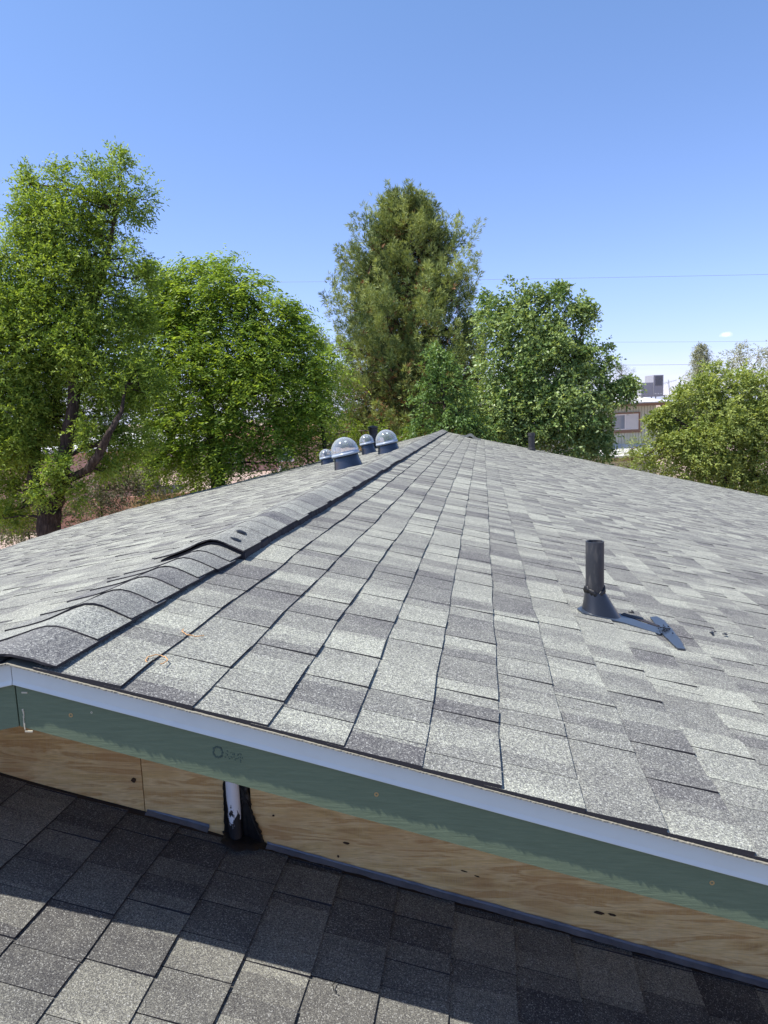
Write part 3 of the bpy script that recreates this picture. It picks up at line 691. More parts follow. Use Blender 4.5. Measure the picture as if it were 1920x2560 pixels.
# curled strips lying on the shingles
M_ORANGE = mat('orange_curl', (0.52, 0.28, 0.11), 0.6)
def curl(px, py, rx, ry, a0, a1, label, m=M_ORANGE, low=False, rad=0.0011):
    if low:
        d = at(px, py, 1.0) - CAM; t = (-HLOW - T * CAM[0] - CAM[2]) / (d[2] + T * d[0]); q = CAM + d * t; cx, cy = q[0], q[1]; hz = -HLOW
    else: (cx, cy), hz = onroof(px, py), 0
    P = []
    for i in range(25):
        a_ = math.radians(a0 + (a1 - a0) * i / 24); x = cx + rx * math.cos(a_) + 0.001 * math.sin(i * 1.3); yy = cy + ry * math.sin(a_) + 0.001 * math.cos(i * 2.1)
        P.append((x, yy, hz - T * x + (bumpz(x, yy) if not low else 0) + 0.0105 + 0.0007 * math.sin(i)))
    o = MB().tube(P, rad, 6).build('curled_strip', m); o['label'] = label; o['category'] = 'scrap'; return o
curl(393, 1665, 0.019, 0.024, -40, 235, 'thin orange curl lying nearest the ridge cap end, close to the rake edge')
curl(487, 1592, 0.026, 0.026, 180, 345, 'thin open orange curl lying one course further up from the other')
curl(846, 2476, 0.010, 0.016, 80, 280, 'small dark curl lying on the sunlit lower roof', M_BLACK, True, 0.0009)
curl(1572, 1532, 0.016, 0.020, 250, 400, 'black curl on the shingles just behind the vent pipe flange', M_BLACK, False, 0.002)

# ------------------------------------------------------------------ tubular skylights and far vents on the left slope
M_TUBE = mat('dark_blue_black_tube', (0.012, 0.018, 0.034), 0.22, metal=0.0, spec=0.8)
M_DOME = bpy.data.materials.new('clear_acrylic_dome'); M_DOME.use_nodes = True
n = N(M_DOME); n.b.inputs['Base Color'].default_value = (0.8, 0.86, 0.93, 1); n.b.inputs['Roughness'].default_value = 0.08
ga = n.new('BsdfTransparent'); ga.inputs[0].default_value = (0.80, 0.84, 0.87, 1)
lw = n.new('LayerWeight'); lw.inputs[0].default_value = 0.42
fac = n.rng(lw.outputs['Facing'], 0.0, 0.9, 0.14, 0.66)
ms = n.new('MixShader'); n.link(fac, ms.inputs[0]); n.link(ga.outputs[0], ms.inputs[1])
gl = n.new('BsdfGlossy'); gl.inputs['Roughness'].default_value = 0.07; gl.inputs[0].default_value = (0.85, 0.9, 0.95, 1)
df = n.new('BsdfDiffuse'); df.inputs[0].default_value = (0.62, 0.65, 0.68, 1)
m2 = n.new('MixShader'); m2.inputs[0].default_value = 0.45; n.link(df.outputs[0], m2.inputs[1]); n.link(gl.outputs[0], m2.inputs[2])
n.link(m2.outputs[0], ms.inputs[2]); n.link(ms.outputs[0], n.out.inputs[0])
M_COLLAR = mat('clear_collar', (0.34, 0.39, 0.46), 0.25)
M_REFL = mat('reflector_sheet', (0.75, 0.78, 0.8), 0.12, metal=0.9)
def skylight(x, yy, r, label, tube=0.62, lean=1.0):
    z0 = TL * x + bumpz(x, yy) - 0.01; ax = np.array([-TL * 0.9 * lean, 0.0, 1.0]); ax /= np.linalg.norm(ax); o = np.array([x, yy, z0])
    t = thing('tubular_skylight', label, 'skylight', (x, yy, z0), 'tubular skylights on the left slope')
    h = r * 2 * tube
    MB().lathe(o, ax, [(r * 1.06, 0.0), (r * 0.93, h * 0.55), (r * 0.88, h), (r * 0.84, h), (r * 0.84, h * 0.5)], 40).build('tube', M_TUBE, t, smooth=True)
    MB().lathe(o, ax, [(r * 0.9, h - 0.02), (r * 1.02, h - 0.018), (r * 1.04, h - 0.004), (r * 1.01, h + 0.008), (r * 0.9, h + 0.008)], 40).build('collar_ring', M_COLLAR, t, smooth=True)
    MB().lathe(o, ax, [(r * 1.0 * math.cos(a_), h + 0.02 + r * 1.04 * math.sin(a_)) for a_ in np.linspace(0, math.pi / 2 - 0.01, 16)] , 40).build('dome', M_DOME, t, smooth=True)
    MB().lathe(o, ax, [(r * 1.0, h + 0.005), (r * 1.0, h + 0.02)], 40).build('rim', M_COLLAR, t, smooth=True)
    b = MB()     # curved reflector standing inside on the far side
    V = []; F = []
    for i in range(13):
        a_ = math.radians(200 + i * 10)
        for hh in (h * 0.95, h + r * 0.50): V.append(o + ax * hh + r * 0.70 * np.array([math.cos(a_), math.sin(a_), 0]))
    F = [(i * 2, i * 2 + 2, i * 2 + 3, i * 2 + 1) for i in range(6)]
    b.add(V, F); b.build('reflector', M_REFL, t, smooth=True)
    MB().lathe(o, ax, [(0.001, h * 0.9), (r * 0.84, h * 0.9)], 24).build('tube_mouth', M_REFL, t)
    return t
def lslope(px, py):
    d = at(px, py, 1.0) - CAM; t = (TL * CAM[0] - CAM[2]) / (d[2] - TL * d[0]); q = CAM + d * t; return q[0], q[1]
x, yy = lslope(872, 1169); print('sky1', x, yy)
skylight(x, yy, 0.143, 'largest clear-domed tubular skylight, the nearest one to the camera', 0.56)
x, yy = lslope(973, 1131); print('sky2', x, yy)
skylight(x, yy, 0.143, 'clear-domed tubular skylight standing closest to the ridge, set apart to the right', 0.50)
x, yy = lslope(820, 1161); skylight(x, yy, 0.105, 'small clear-domed skylight peeking out left of the largest one', 0.6)
x, yy = lslope(908, 1141); skylight(x, yy + .6, 0.115, 'small clear dome half hidden behind the right side of the largest skylight', 0.8)
x, yy = lslope(906, 1132); yy += 1.5; z0 = TL * x
t = thing('roof_vent', 'ribbed black roof vent standing behind the small skylight dome', 'roof vent', (x, yy, z0))
MB().lathe((x, yy, z0), (0, 0, 1), [(0.085, -0.02), (0.085, 0.34), (0.10, 0.345), (0.10, 0.37), (0.088, 0.375), (0.088, 0.39), (0.108, 0.395), (0.108, 0.42), (0.088, 0.425), (0.088, 0.44), (0.115, 0.445), (0.115, 0.47), (0.03, 0.50), (0.001, 0.5)], 28).build('stack', M_RUB, t, smooth=False)
x, yy = onroof(1329, 1126); yy = min(yy, 14.6)
t = thing('vent_pipe', 'far black capped vent pipe standing at the roof skyline before the tree', 'vent pipe', (x, yy, -T * x))
MB().lathe((x, yy, -T * x - 0.02), (0, 0, 1), [(0.085, 0.0), (0.085, 0.07), (0.068, 0.08), (0.068, 0.36)], 24).build('pipe', M_RUB, t, smooth=False)
MB().lathe((x, yy, -T * x - 0.02), (0, 0, 1), [(0.066, 0.33), (0.078, 0.335), (0.078, 0.40), (0.03, 0.405), (0.001, 0.405)], 24).build('cap', M_RUB, t, smooth=False)

# ------------------------------------------------------------------ trees
def unit(v): return v / (np.linalg.norm(v, axis=-1, keepdims=True) + 1e-9)
def leaf_quads(P, D, L, Wd, rg, fold=0.25):
    """leaf blades: base P, direction D, length L, width Wd; a kinked diamond each"""
    n_ = len(P); side = unit(np.cross(D, rg.normal(size=(n_, 3)))); nrm = np.cross(side, D)
    L = L[:, None]; Wd = Wd[:, None]
    a_ = P; c = P + D * L + nrm * (-fold * L * 0.5)
    m_ = P + D * L * 0.48 + nrm * (fold * L * 0.15)
    return np.stack([a_, m_ + side * Wd * 0.5, c, m_ - side * Wd * 0.5], axis=1)
def crown_points(lobes, rg, clumps, per, shell=0.62):
    """sprig origins gathered in clumps near the skin of each lobe"""
    out = []; outd = []; cc = []; tn = []
    for (c, R, den) in lobes:
        c = np.asarray(c, float); R = np.asarray(R, float)
        k = max(3, int(clumps * den))
        d = unit(rg.normal(size=(k, 3))); rr_ = rg.uniform(shell, 1.05, size=(k, 1)); ctr = c + d * R * rr_
        k2 = max(1, k // 4); d2 = unit(rg.normal(size=(k2, 3))); ctr = np.vstack([ctr, c + d2 * R * rg.uniform(0.1, shell, size=(k2, 1))]); d = np.vstack([d, d2])
        cs = R.mean() * 0.19 + 0.035
        for q in range(len(ctr)):
            m_ = max(3, int(per * rg.uniform(0.5, 1.4)))
            pts = ctr[q] + rg.normal(size=(m_, 3)) * cs * rg.uniform(0.7, 1.25)
            out.append(pts); outd.append(unit(pts - c + (ctr[q] - c) * 0.6)); cc.append(ctr[q]); tn.append(np.full(m_, rg.normal() * 0.13))
    return np.vstack(out), np.vstack(outd), np.array(cc), np.concatenate(tn)
def foliage(P, OD, rg, sprig_len, nleaf, leaf_len, leaf_w, droop, compound=False, ct=0.0):
    n_ = len(P); SD = unit(OD + rg.normal(size=(n_, 3)) * 0.75 + np.array([0, 0, 0.25]))
    SL = sprig_len * rg.uniform(0.6, 1.3, size=n_); VV = []; TT = []
    tone_s = np.clip(rg.normal(0.47, 0.20, size=n_) + ct, 0, 0.88)
    side = unit(np.cross(SD, np.array([0, 0, 1.0]) + rg.normal(size=(n_, 3)) * 0.3))
    for k in range(nleaf):
        t = (k + 1.0) / nleaf
        pos = P + SD * (SL * t)[:, None] + np.array([0, 0, -1.0]) * (droop * SL * t * t)[:, None]
        sgn = 1 if k % 2 else -1
        if compound: D = unit(side * sgn * 1.0 + SD * 0.35 + np.array([0, 0, -0.45]) + rg.normal(size=(n_, 3)) * 0.15)
        else: D = unit(side * sgn * 0.7 + SD * 0.8 + rg.normal(size=(n_, 3)) * 0.55 + np.array([0, 0, -0.5 * droop - 0.1]))
        L = leaf_len * rg.uniform(0.7, 1.25, size=n_) * (1 - 0.2 * abs(t - 0.5))
        VV.append(leaf_quads(pos, D, L, L * leaf_w, rg)); TT.append(np.clip(tone_s + rg.normal(size=n_) * 0.13, 0, 1))
    return np.concatenate(VV), np.concatenate(TT)
def bez(a_, b_, sag, k, rg, wig=0.05):
    a_, b_ = np.asarray(a_, float), np.asarray(b_, float); P = []; L = np.linalg.norm(b_ - a_)
    m_ = (a_ + b_) / 2 + np.array([0, 0, sag * L]) + rg.normal(size=3) * wig * L
    for i in range(k + 1):
        t = i / k; P.append((1 - t) ** 2 * a_ + 2 * t * (1 - t) * m_ + t * t * b_ + (rg.normal(size=3) * wig * 0.12 * L if 0 < i < k else 0))
    return P
def px_lobes(L, depth, s=1.1574, dz=0.75):
    """lobes given as (x, y, radius, depth offset, density) on a 1659 wide view of the photo"""
    out = []
    for q in L:
        x, y_, r = q[:3]; dd = q[3] if len(q) > 3 else 0; den = q[4] if len(q) > 4 else 1.0
        d = depth + dd; R = 0.84 * r * s * d / FPX
        out.append((at(x * s, y_ * s, d), (R, R * dz * 1.25, R), den * max((r / 80.0) ** 2, 0.12)))
    return out
def tree(name, label, cat, base, limbs, lobes, leafm, rg, clumps=26, per=22, sprig=0.30, nleaf=6, ll=0.055, lw=0.36, droop=0.5, compound=False, twigs=90, bark=M_BARK, group=None, shell=0.62, tw_r=0.012):
    t = thing(name, label, cat, base, group)
    b = MB()
    ends = []
    for P, R in limbs:
        Q = []; RR = []
        for i in range(len(P) - 1):
            p0, p1 = np.asarray(P[i], float), np.asarray(P[i + 1], float); k = 5
            for j in range(k):
                u = j / k; Q.append(p0 + (p1 - p0) * u + rg.normal(size=3) * R[i] * 0.05); RR.append((R[i] + (R[i + 1] - R[i]) * u) * rg.uniform(0.97, 1.03))
        Q.append(np.asarray(P[-1], float)); RR.append(R[-1]); b.tube(Q, RR, 12); ends += Q[2:]
    ends = np.array(ends)
    P, D, CC, CTN = crown_points(lobes, rg, clumps, per, shell)
    b.build('trunk', bark, t, smooth=True)
    bb = MB()
    for (c, R, den) in lobes:                      # a limb into each lobe
        e = ends[np.argmin(np.linalg.norm(ends - c, axis=1) + 0.5 * np.maximum(ends[:, 2] - c[2], 0))]
        k = min(0.05, 0.02 + 0.012 * np.linalg.norm(c - e)); bb.tube(bez(e, c, 0.04, 6, rg, 0.08), list(np.linspace(k, 0.010, 7)), 6)
    sel = rg.choice(len(CC), min(twigs, len(CC)), replace=False)
    lc = np.array([l[0] for l in lobes])
    for q in sel:
        c = CC[q]; e = lc[np.argmin(np.linalg.norm(lc - c, axis=1))]
        bb.tube(bez(e + rg.normal(size=3) * 0.1, c, 0.03, 4, rg, 0.09), [tw_r, tw_r * 0.8, tw_r * 0.6, tw_r * 0.4, 0.002], 4, False)
    bb.build('branches', bark if tw_r > 0.009 else M_TWIG, t, smooth=True)
    V, TT = foliage(P, D, rg, sprig, nleaf, ll, lw, droop, compound, CTN)
    link('crown', quads('crown', V, {'tone': TT}), leafm, t)
    return t, len(V)
nl = 0
# 1: tall ash at the left, forked dark trunk
D1 = 12.0
def A(x, y_, d=D1): return at(x * 1.1574, y_ * 1.1574, d)
rg = np.random.default_rng(11)
base = A(106, 1145); base_g = base.copy(); base_g[2] = GZ
limbs = [([base_g, A(108, 1150), A(106, 1105)], [0.24, 0.19, 0.20]),
         ([A(106, 1110), A(85, 1080), A(72, 1030), A(78, 960, 12.3), A(110, 900, 12.4), A(125, 840, 12.4), A(110, 740, 12.4), A(90, 640, 12.3)], [0.15, 0.12, 0.10, 0.09, 0.085, 0.075, 0.055, 0.03]),
         ([A(106, 1110), A(128, 1075), A(138, 1000, 11.9), A(148, 930, 11.8), A(160, 870, 11.8), A(158, 800, 11.9), A(190, 690, 12), A(230, 560, 12), A(250, 460, 12)], [0.15, 0.13, 0.115, 0.105, 0.095, 0.085, 0.065, 0.045, 0.025]),
         ([A(185, 1020, 11.6), A(212, 985, 11.5), A(236, 935, 11.4), A(262, 890, 11.5), A(272, 830, 11.7)], [0.075, 0.075, 0.055, 0.035, 0.012]),
         ([A(130, 1050, 11.9), A(160, 1030, 11.7), A(187, 1018, 11.6)], [0.06, 0.06, 0.075]),
         ([A(150, 985, 11.8), A(190, 962, 11.7), A(225, 960, 11.6)], [0.03, 0.045, 0.05]),
         ([A(0, 985, 13), A(5, 940, 13), A(-10, 880, 13)], [0.10, 0.09, 0.08])]
lob = px_lobes([(95, 450, 56), (62, 400, 16), (130, 388, 22), (212, 392, 42), (262, 380, 40), (285, 430, 42), (255, 480, 50, .2, .8), (180, 440, 42), (135, 500, 80), (60, 480, 48), (45, 560, 62), (205, 565, 62, 0, .8), (275, 560, 42, 0, .7), (300, 600, 30, 0, .8), (120, 610, 90), (30, 650, 90), (215, 650, 75), (150, 720, 100), (35, 760, 100), (270, 700, 60, .3), (230, 790, 90), (110, 820, 90, .4), (20, 870, 90), (205, 870, 50, .6, .7), (290, 830, 62), (40, 960, 60, 0, .8), (0, 1060, 40, .6), (60, 985, 36, .9), (40, 1100, 26, .5, .8), (120, 1000, 22, -.5, .9), (250, 950, 40, .2, .8), (290, 960, 44, .8), (20, 960, 44, -.2), (95, 1050, 24, -.4, .8), (190, 930, 34, -.3, .6), (260, 1010, 34, .8, .7), (90, 930, 44, .6, .5), (190, 900, 40, .5, .5), (75, 870, 50, .5, .8), (230, 960, 36, .4, .5), (160, 1065, 20, -.3, .6), (215, 1010, 26, -.2, .5), (140, 930, 30, .5, .5), (30, 1020, 36, .6), (250, 900, 55, .2, .8), (-60, 700, 120), (-70, 900, 120), (10, 1120, 30, 0, .8)], D1)
t, k = tree('ash_tree', 'tall bright green ash tree with a dark forked trunk at the left edge', 'tree', base_g, limbs, lob, L_ASH, rg, 25, 40, 0.22, 7, 0.066, 0.36, 0.25, twigs=420); nl += k
# 2: tree of heaven right of it, feathery compound leaves
D2 = 14.5; rg = np.random.default_rng(12); g = A(470, 1150, D2); g[2] = GZ
limbs = [([g, A(470, 1040, D2), A(460, 960, D2), A(450, 860, D2), A(430, 760, D2)], [0.16, 0.14, 0.12, 0.09, 0.05]), ([A(460, 960, D2), A(520, 860, D2), A(560, 760, D2), A(600, 720, D2)], [0.09, 0.07, 0.05, 0.02]),
         ([A(520, 870, D2), A(580, 830, D2), A(660, 800, D2)], [0.05, 0.04, 0.02]), ([A(330, 1010, D2), A(380, 930, D2), A(400, 860, D2)], [0.06, 0.06, 0.04])]
lob = px_lobes([(655, 730, 34), (670, 790, 42), (690, 850, 38), (640, 860, 46), (610, 940, 44), (665, 900, 34), (330, 610, 36), (345, 660, 50), (310, 690, 44), (640, 690, 26), (655, 770, 34), (390, 600, 34), (440, 580, 36), (490, 585, 26), (540, 630, 36), (430, 650, 75), (500, 655, 70), (350, 660, 60), (575, 680, 55), (620, 700, 38), (380, 740, 95), (480, 750, 100), (570, 760, 75), (635, 750, 42), (330, 820, 80), (430, 850, 95), (530, 850, 85), (610, 830, 60, 0, .8), (360, 930, 80), (450, 950, 85, 0, .9), (520, 930, 60, 0, .8), (410, 1010, 60, 0, .8), (330, 1000, 50, 0, .6), (660, 730, 30), (580, 900, 50, 0, .5), (500, 1010, 40, 0, .7), (560, 960, 50, 0, .5), (630, 900, 34, 0, .8), (600, 1000, 30, 0, .6)], D2)
t, k = tree('tree_of_heaven', 'rounded mid green tree with feathery compound leaves between the ash and the pine', 'tree', g, limbs, lob, L_ASH2, rg, 22, 20, 0.44, 12, 0.095, 0.30, 0.55, True, twigs=260); nl += k
# arching feathery branch in front of the pine foot
D2 = 15.5; rg = np.random.default_rng(13); g = A(700, 1000, D2); g[2] = GZ
lob = px_lobes([(690, 760, 26), (730, 765, 26), (700, 820, 42), (660, 850, 34), (720, 870, 36), (690, 900, 36), (640, 930, 30), (675, 950, 32), (650, 980, 28)], D2)
t, k = tree('sapling', 'arching feathery sapling in front of the lower left side of the pine', 'tree', g, [([g, A(700, 950, D2), A(690, 870, D2), A(700, 800, D2)], [0.05, 0.045, 0.03, 0.01])], lob, L_ASH2, rg, 26, 13, 0.5, 12, 0.09, 0.32, 0.8, True, twigs=60); nl += k
# 4: mulberry right of the pine
D4 = 18.5; rg = np.random.default_rng(14); g = A(1130, 1000, D4); g[2] = GZ
limbs = [([g, A(1130, 960, D4), A(1140, 860, D4), A(1130, 760, D4), A(1150, 690, D4)], [0.2, 0.17, 0.13, 0.09, 0.04]), ([A(1140, 900, D4), A(1200, 830, D4), A(1250, 760, D4)], [0.10, 0.08, 0.04]), ([A(1180, 960, D4), A(1210, 900, D4), A(1290, 850, D4)], [0.08, 0.08, 0.04])]
lob = px_lobes([(1075, 660, 34), (1110, 650, 36), (1150, 665, 42), (1195, 650, 26), (1205, 630, 12), (1235, 690, 34), (1260, 680, 18), (1070, 710, 48), (1130, 730, 75), (1200, 730, 60), (1170, 790, 80), (1080, 800, 65), (1250, 770, 48), (1290, 765, 32), (1310, 790, 22), (1230, 840, 70), (1285, 840, 46), (1110, 870, 85), (1190, 890, 85), (1320, 855, 22), (1345, 845, 13), (1355, 832, 9), (1270, 900, 50), (1060, 900, 55), (1030, 860, 36, 0, .7), (1120, 940, 60), (1220, 950, 70), (1275, 950, 40), (1310, 925, 20, 0, .8), (1050, 950, 40), (1295, 975, 24)], D4)
t, k = tree('mulberry_tree', 'dense broadleaf tree with glinting leaves between the pine and the neighbouring house', 'tree', g, limbs, lob, L_MUL, rg, 24, 36, 0.26, 6, 0.100, 0.52, 0.45, twigs=160); nl += k
D5 = 17.0; rg = np.random.default_rng(15); g = A(960, 1000, D5); g[2] = GZ
lob = px_lobes([(935, 775, 18), (950, 800, 28), (925, 830, 24), (975, 830, 34), (915, 870, 30), (955, 880, 44), (1000, 890, 42), (925, 920, 34), (990, 940, 40), (1040, 925, 34)], D5)
t, k = tree('young_mulberry', 'young broadleaf tree standing in front of the lower right of the pine', 'tree', g, [([g, A(965, 940, D5), A(960, 870, D5), A(950, 800, D5)], [0.07, 0.055, 0.035, 0.01])], lob, L_MUL2, rg, 26, 22, 0.28, 7, 0.09, 0.46, 0.5, twigs=60); nl += k
# 6: pale green tree at the right edge
D6 = 20.0; rg = np.random.default_rng(16); g = A(1560, 1060, D6); g[2] = GZ
limbs = [([g, A(1560, 1000, D6), A(1560, 920, D6), A(1540, 850, D6)], [0.15, 0.12, 0.09, 0.04]), ([A(1560, 980, D6), A(1480, 920, D6), A(1440, 890, D6)], [0.07, 0.05, 0.03]), ([A(1560, 960, D6), A(1620, 900, D6), A(1660, 850, D6)], [0.08, 0.06, 0.03])]
lob = px_lobes([(1540, 825, 36), (1570, 840, 42), (1600, 830, 30), (1505, 860, 42), (1640, 850, 40), (1665, 880, 50), (1480, 875, 24), (1462, 895, 22), (1440, 905, 16), (1420, 912, 12), (1540, 910, 70), (1610, 910, 70), (1480, 930, 42), (1450, 955, 30), (1500, 970, 70), (1580, 980, 80), (1660, 970, 70), (1435, 985, 34), (1630, 1040, 55), (1560, 1030, 50), (1480, 1010, 44), (1385, 990, 26), (1700, 1030, 60), (1720, 900, 70), (1690, 800, 20)], D6)
t, k = tree('elm_tree', 'wide pale green tree filling the right edge beside the neighbouring house', 'tree', g, limbs, lob, L_RIGHT, rg, 26, 38, 0.28, 7, 0.095, 0.44, 0.4, twigs=170, tw_r=0.011); nl += k
# sparse grey tree and thin tree behind it
D7 = 27.0; rg = np.random.default_rng(17); g = A(1630, 1000, D7); g[2] = GZ
lob = px_lobes([(1570, 790, 26, 0, .5), (1590, 770, 26, 0, .5), (1620, 800, 36, 0, .5), (1640, 770, 22, 0, .4), (1655, 800, 36, 0, .5), (1660, 840, 30, 0, .6), (1600, 830, 26, 0, .6), (1690, 790, 30, 0, .5), (1545, 810, 20, 0, .5)], D7)
t, k = tree('grey_tree', 'thin-leaved greyish tree rising behind the pale tree at the far right', 'tree', g, [([g, A(1625, 900, D7), A(1620, 820, D7)], [0.14, 0.1, 0.03])], lob, L_GREY, rg, 60, 26, 0.3, 6, 0.085, 0.4, 0.4, twigs=120, tw_r=0.009); nl += k
D7 = 30.0; rg = np.random.default_rng(18); g = A(1514, 1000, D7); g[2] = GZ
lob = px_lobes([(1515, 760, 10, 0, 2), (1514, 780, 15, 0, 2), (1522, 800, 18, 0, 1.5), (1505, 815, 18, 0, 1.5), (1530, 830, 20, 0, 1.5), (1495, 840, 16, 0, 1.5), (1480, 850, 12, 0, 1.5)], D7)
t, k = tree('tamarisk_tree', 'slim olive-yellow tree with a pointed top left of the grey tree', 'tree', g, [([g, A(1514, 850, D7), A(1514, 770, D7)], [0.1, 0.06, 0.02])], lob, L_GREY, rg, 44, 26, 0.25, 6, 0.10, 0.24, 0.5, twigs=50, tw_r=0.009); nl += k
D7 = 44.0; rg = np.random.default_rng(19); g = A(1345, 950, D7); g[2] = GZ
lob = px_lobes([(1340, 800, 14, 0, 2), (1330, 815, 18, 0, 2), (1350, 822, 16, 0, 2), (1362, 812, 9, 0, 2), (1340, 840, 22, 0, 1.5), (1370, 835, 14, 0, 1.5), (1325, 790, 12, 0, 2)], D7)
t, k = tree('juniper_tree', 'small grey-green conifer showing between the mulberry and the rooftop cooler', 'tree', g, [([g, A(1345, 900, D7), A(1343, 810, D7)], [0.1, 0.06, 0.02])], lob, L_SAGE, rg, 26, 16, 0.2, 6, 0.07, 0.25, 0.0, twigs=30, tw_r=0.009); nl += k
# shrubs
def shrub(name, label, lobes, depth, m, seed, **kw):
    rg = np.random.default_rng(seed); L = px_lobes(lobes, depth); g = L[0][0].copy(); g[2] = GZ
    args = dict(clumps=24, per=20, sprig=0.22, nleaf=6, ll=0.05, lw=0.4, droop=0.2, twigs=40, tw_r=0.008); args.update(kw)
    t, k = tree(name, label, 'shrub', g, [([g, g + (L[0][0] - g) * 0.5, L[0][0]], [0.04, 0.03, 0.015])], L, m, rg, **args); return k
nl += shrub('green_shrub', 'bright yellow-green bush showing left of the skylight domes', [(660, 905, 34), (690, 930, 34), (640, 950, 26), (715, 950, 28), (740, 930, 26), (700, 975, 26), (670, 900, 20), (770, 955, 26), (800, 930, 22)], 17.5, L_BUSH, 31, ll=0.07)
nl += shrub('green_shrub', 'olive bush directly behind the rightmost skylight dome', [(860, 950, 26), (880, 935, 20), (895, 960, 22), (840, 940, 20), (1000, 960, 20)], 18.5, L_BUSH, 32, lw=0.2, ll=0.09)
nl += shrub('sage_shrub', 'grey-green bush right of the ash trunk above the left eave', [(215, 1060, 42, 0, 1.6), (250, 1045, 36, 0, 1.6), (285, 1060, 34, 0, 1.6), (240, 1085, 40, 0, 1.6), (190, 1090, 30, 0, 1.6), (275, 1025, 28), (180, 1050, 34), (310, 1040, 30), (230, 1010, 30), (330, 1060, 22)], 14.0, L_SAGE, 33, lw=0.5)
nl += shrub('sage_shrub', 'grey-green bush left of the ash trunk above the left eave', [(60, 1130, 30, 0, 2), (90, 1125, 22, 0, 2), (30, 1150, 30, 0, 2), (5, 1130, 34, 0, 2), (60, 1090, 30, 0, 1.5), (140, 1120, 16), (165, 1110, 22)], 13.5, L_SAGE, 34, lw=0.5)
nl += shrub('weedy_shrub', 'weedy low growth at the foot of the pale tree below the small lean-to roof', [(1365, 970, 18), (1385, 1000, 26), (1420, 1020, 30), (1350, 985, 16), (1395, 960, 12, 0, .5), (1330, 1000, 22)], 21.0, L_RIGHT, 35)
nl += shrub('sage_shrub', 'small grey bush far back between the two left trees', [(310, 930, 26), (300, 960, 22), (335, 950, 22), (280, 950, 20), (300, 990, 20)], 20.0, L_SAGE, 36)
# grass tuft
rg = np.random.default_rng(40); c = A(352, 1085, 15.0); k = 900
ang = rg.uniform(0, 6.28, k); P = np.stack([c[0] + rg.normal(size=k) * 0.30, c[1] + rg.normal(size=k) * 0.3, np.full(k, c[2] - 0.5)], 1)
V = leaf_quads(P, unit(np.stack([np.cos(ang) * 0.35, np.sin(ang) * 0.35, np.ones(k)], 1) + rg.normal(size=(k, 3)) * 0.12), rg.uniform(0.4, 0.95, k), np.full(k, 0.012), rg)
o = link('grass_tuft', quads('grass_tuft', V, {'tone': rg.random(k)}), L_DRY); o['label'] = 'tuft of dry yellow grass just beyond the left eave'; o['category'] = 'grass'

# the pine
rg = np.random.default_rng(50); DP = 22.0
def AP(px, py, dd=0.0): return at(px, py, DP + dd)
top = AP(1010, 480); ft = AP(1035, 1150); ft_g = ft.copy(); ft_g[2] = GZ
pine = thing('pine_tree', 'tall cone-shaped olive green pine tree with browning lower branches behind the ridge end', 'tree', ft_g)
prof_px = [(490, 990, 14), (530, 1002, 46), (565, 1012, 70), (600, 1016, 92), (650, 1018, 106), (700, 1020, 132), (740, 1012, 162), (790, 1006, 184), (850, 1008, 196), (900, 1012, 200), (950, 1018, 196), (1000, 1035, 160), (1050, 1040, 150), (1110, 1040, 130)]
def prof(py):
    ys_ = [q[0] for q in prof_px]; return np.interp(py, ys_, [q[1] for q in prof_px]), np.interp(py, ys_, [q[2] for q in prof_px])
tr = MB(); tp = [ft_g] + [AP(1035 - 25 * (1150 - q) / 670, q) for q in range(1150, 470, -60)] + [top]
tr.tube(tp, list(np.linspace(0.28, 0.03, len(tp))), 10); tr.build('trunk', M_BARK, pine, smooth=True)
br = MB(); TP = []; TD = []; TN = []
py = 530.0
while py < 1130:
    for k in range(int(rg.integers(5, 8))):
        az = rg.uniform(0, 2 * math.pi); cpx, w = prof(py); Rm = w * DP / FPX * rg.uniform(0.72, 1.08)
        s_ = AP(1035 - 25 * (1150 - py) / 670, py + 22 * 0); s_ = s_ + np.array([0, 0, -0.25 * Rm])
        off = (cpx - (1035 - 25 * (1150 - py) / 670)) * DP / FPX
        dirh = np.array([math.cos(az), math.sin(az), 0]); L = Rm
        e = s_ + dirh * L + CR * off * 0.9 + np.array([0, 0, L * rg.uniform(0.2, 0.55) if py < 800 else L * rg.uniform(-0.05, 0.35)])
        P = bez(s_, e, -0.06, 7, rg, 0.05); br.tube(P, list(np.linspace(0.045 if py > 700 else 0.03, 0.008, 8)), 5, False)
        for j in range(int(2.2 + 2.1 * L)):
            u = min(1.0, rg.uniform(0.30, 1.05)); q = P[min(int(u * 7), 7)]
            lat = rg.normal(size=3) * np.array([0.34, 0.34, 0.16]) * min(L, 1.5) * (1.1 - 0.6 * u); c = q + lat
            br.tube([q, (q + c) / 2 + [0, 0, -0.03], c], [0.014, 0.010, 0.005], 4, False)
            ax_ = unit(dirh * 0.5 + lat * 0.6 + np.array([0, 0, 1.1])); pl = rg.uniform(0.45, 1.0) * (0.75 if py < 560 else 1.0); pr = rg.uniform(0.16, 0.25)
            inner = u < 0.5; tn = rg.uniform(0.05, 0.85); m_ = 50
            for z in range(m_):
                v_ = rg.uniform(-0.25, 1.0); rr_ = pr * (1 - 0.75 * max(v_, 0) ** 1.5) * math.sqrt(rg.random()); o_ = unit(np.cross(ax_, rg.normal(size=3)))
                dead = (inner and v_ < 0.3 and rg.random() < 0.26) or (py > 930 and rg.random() < 0.13) or (v_ < -0.05 and rg.random() < 0.18)
                TP.append(c + ax_ * pl * v_ + o_ * rr_); TD.append(unit(ax_ * 1.0 + o_ * 0.8)); TN.append(1.0 if dead else min(max(tn + rg.normal() * 0.12, 0), 0.86))
    py += 17
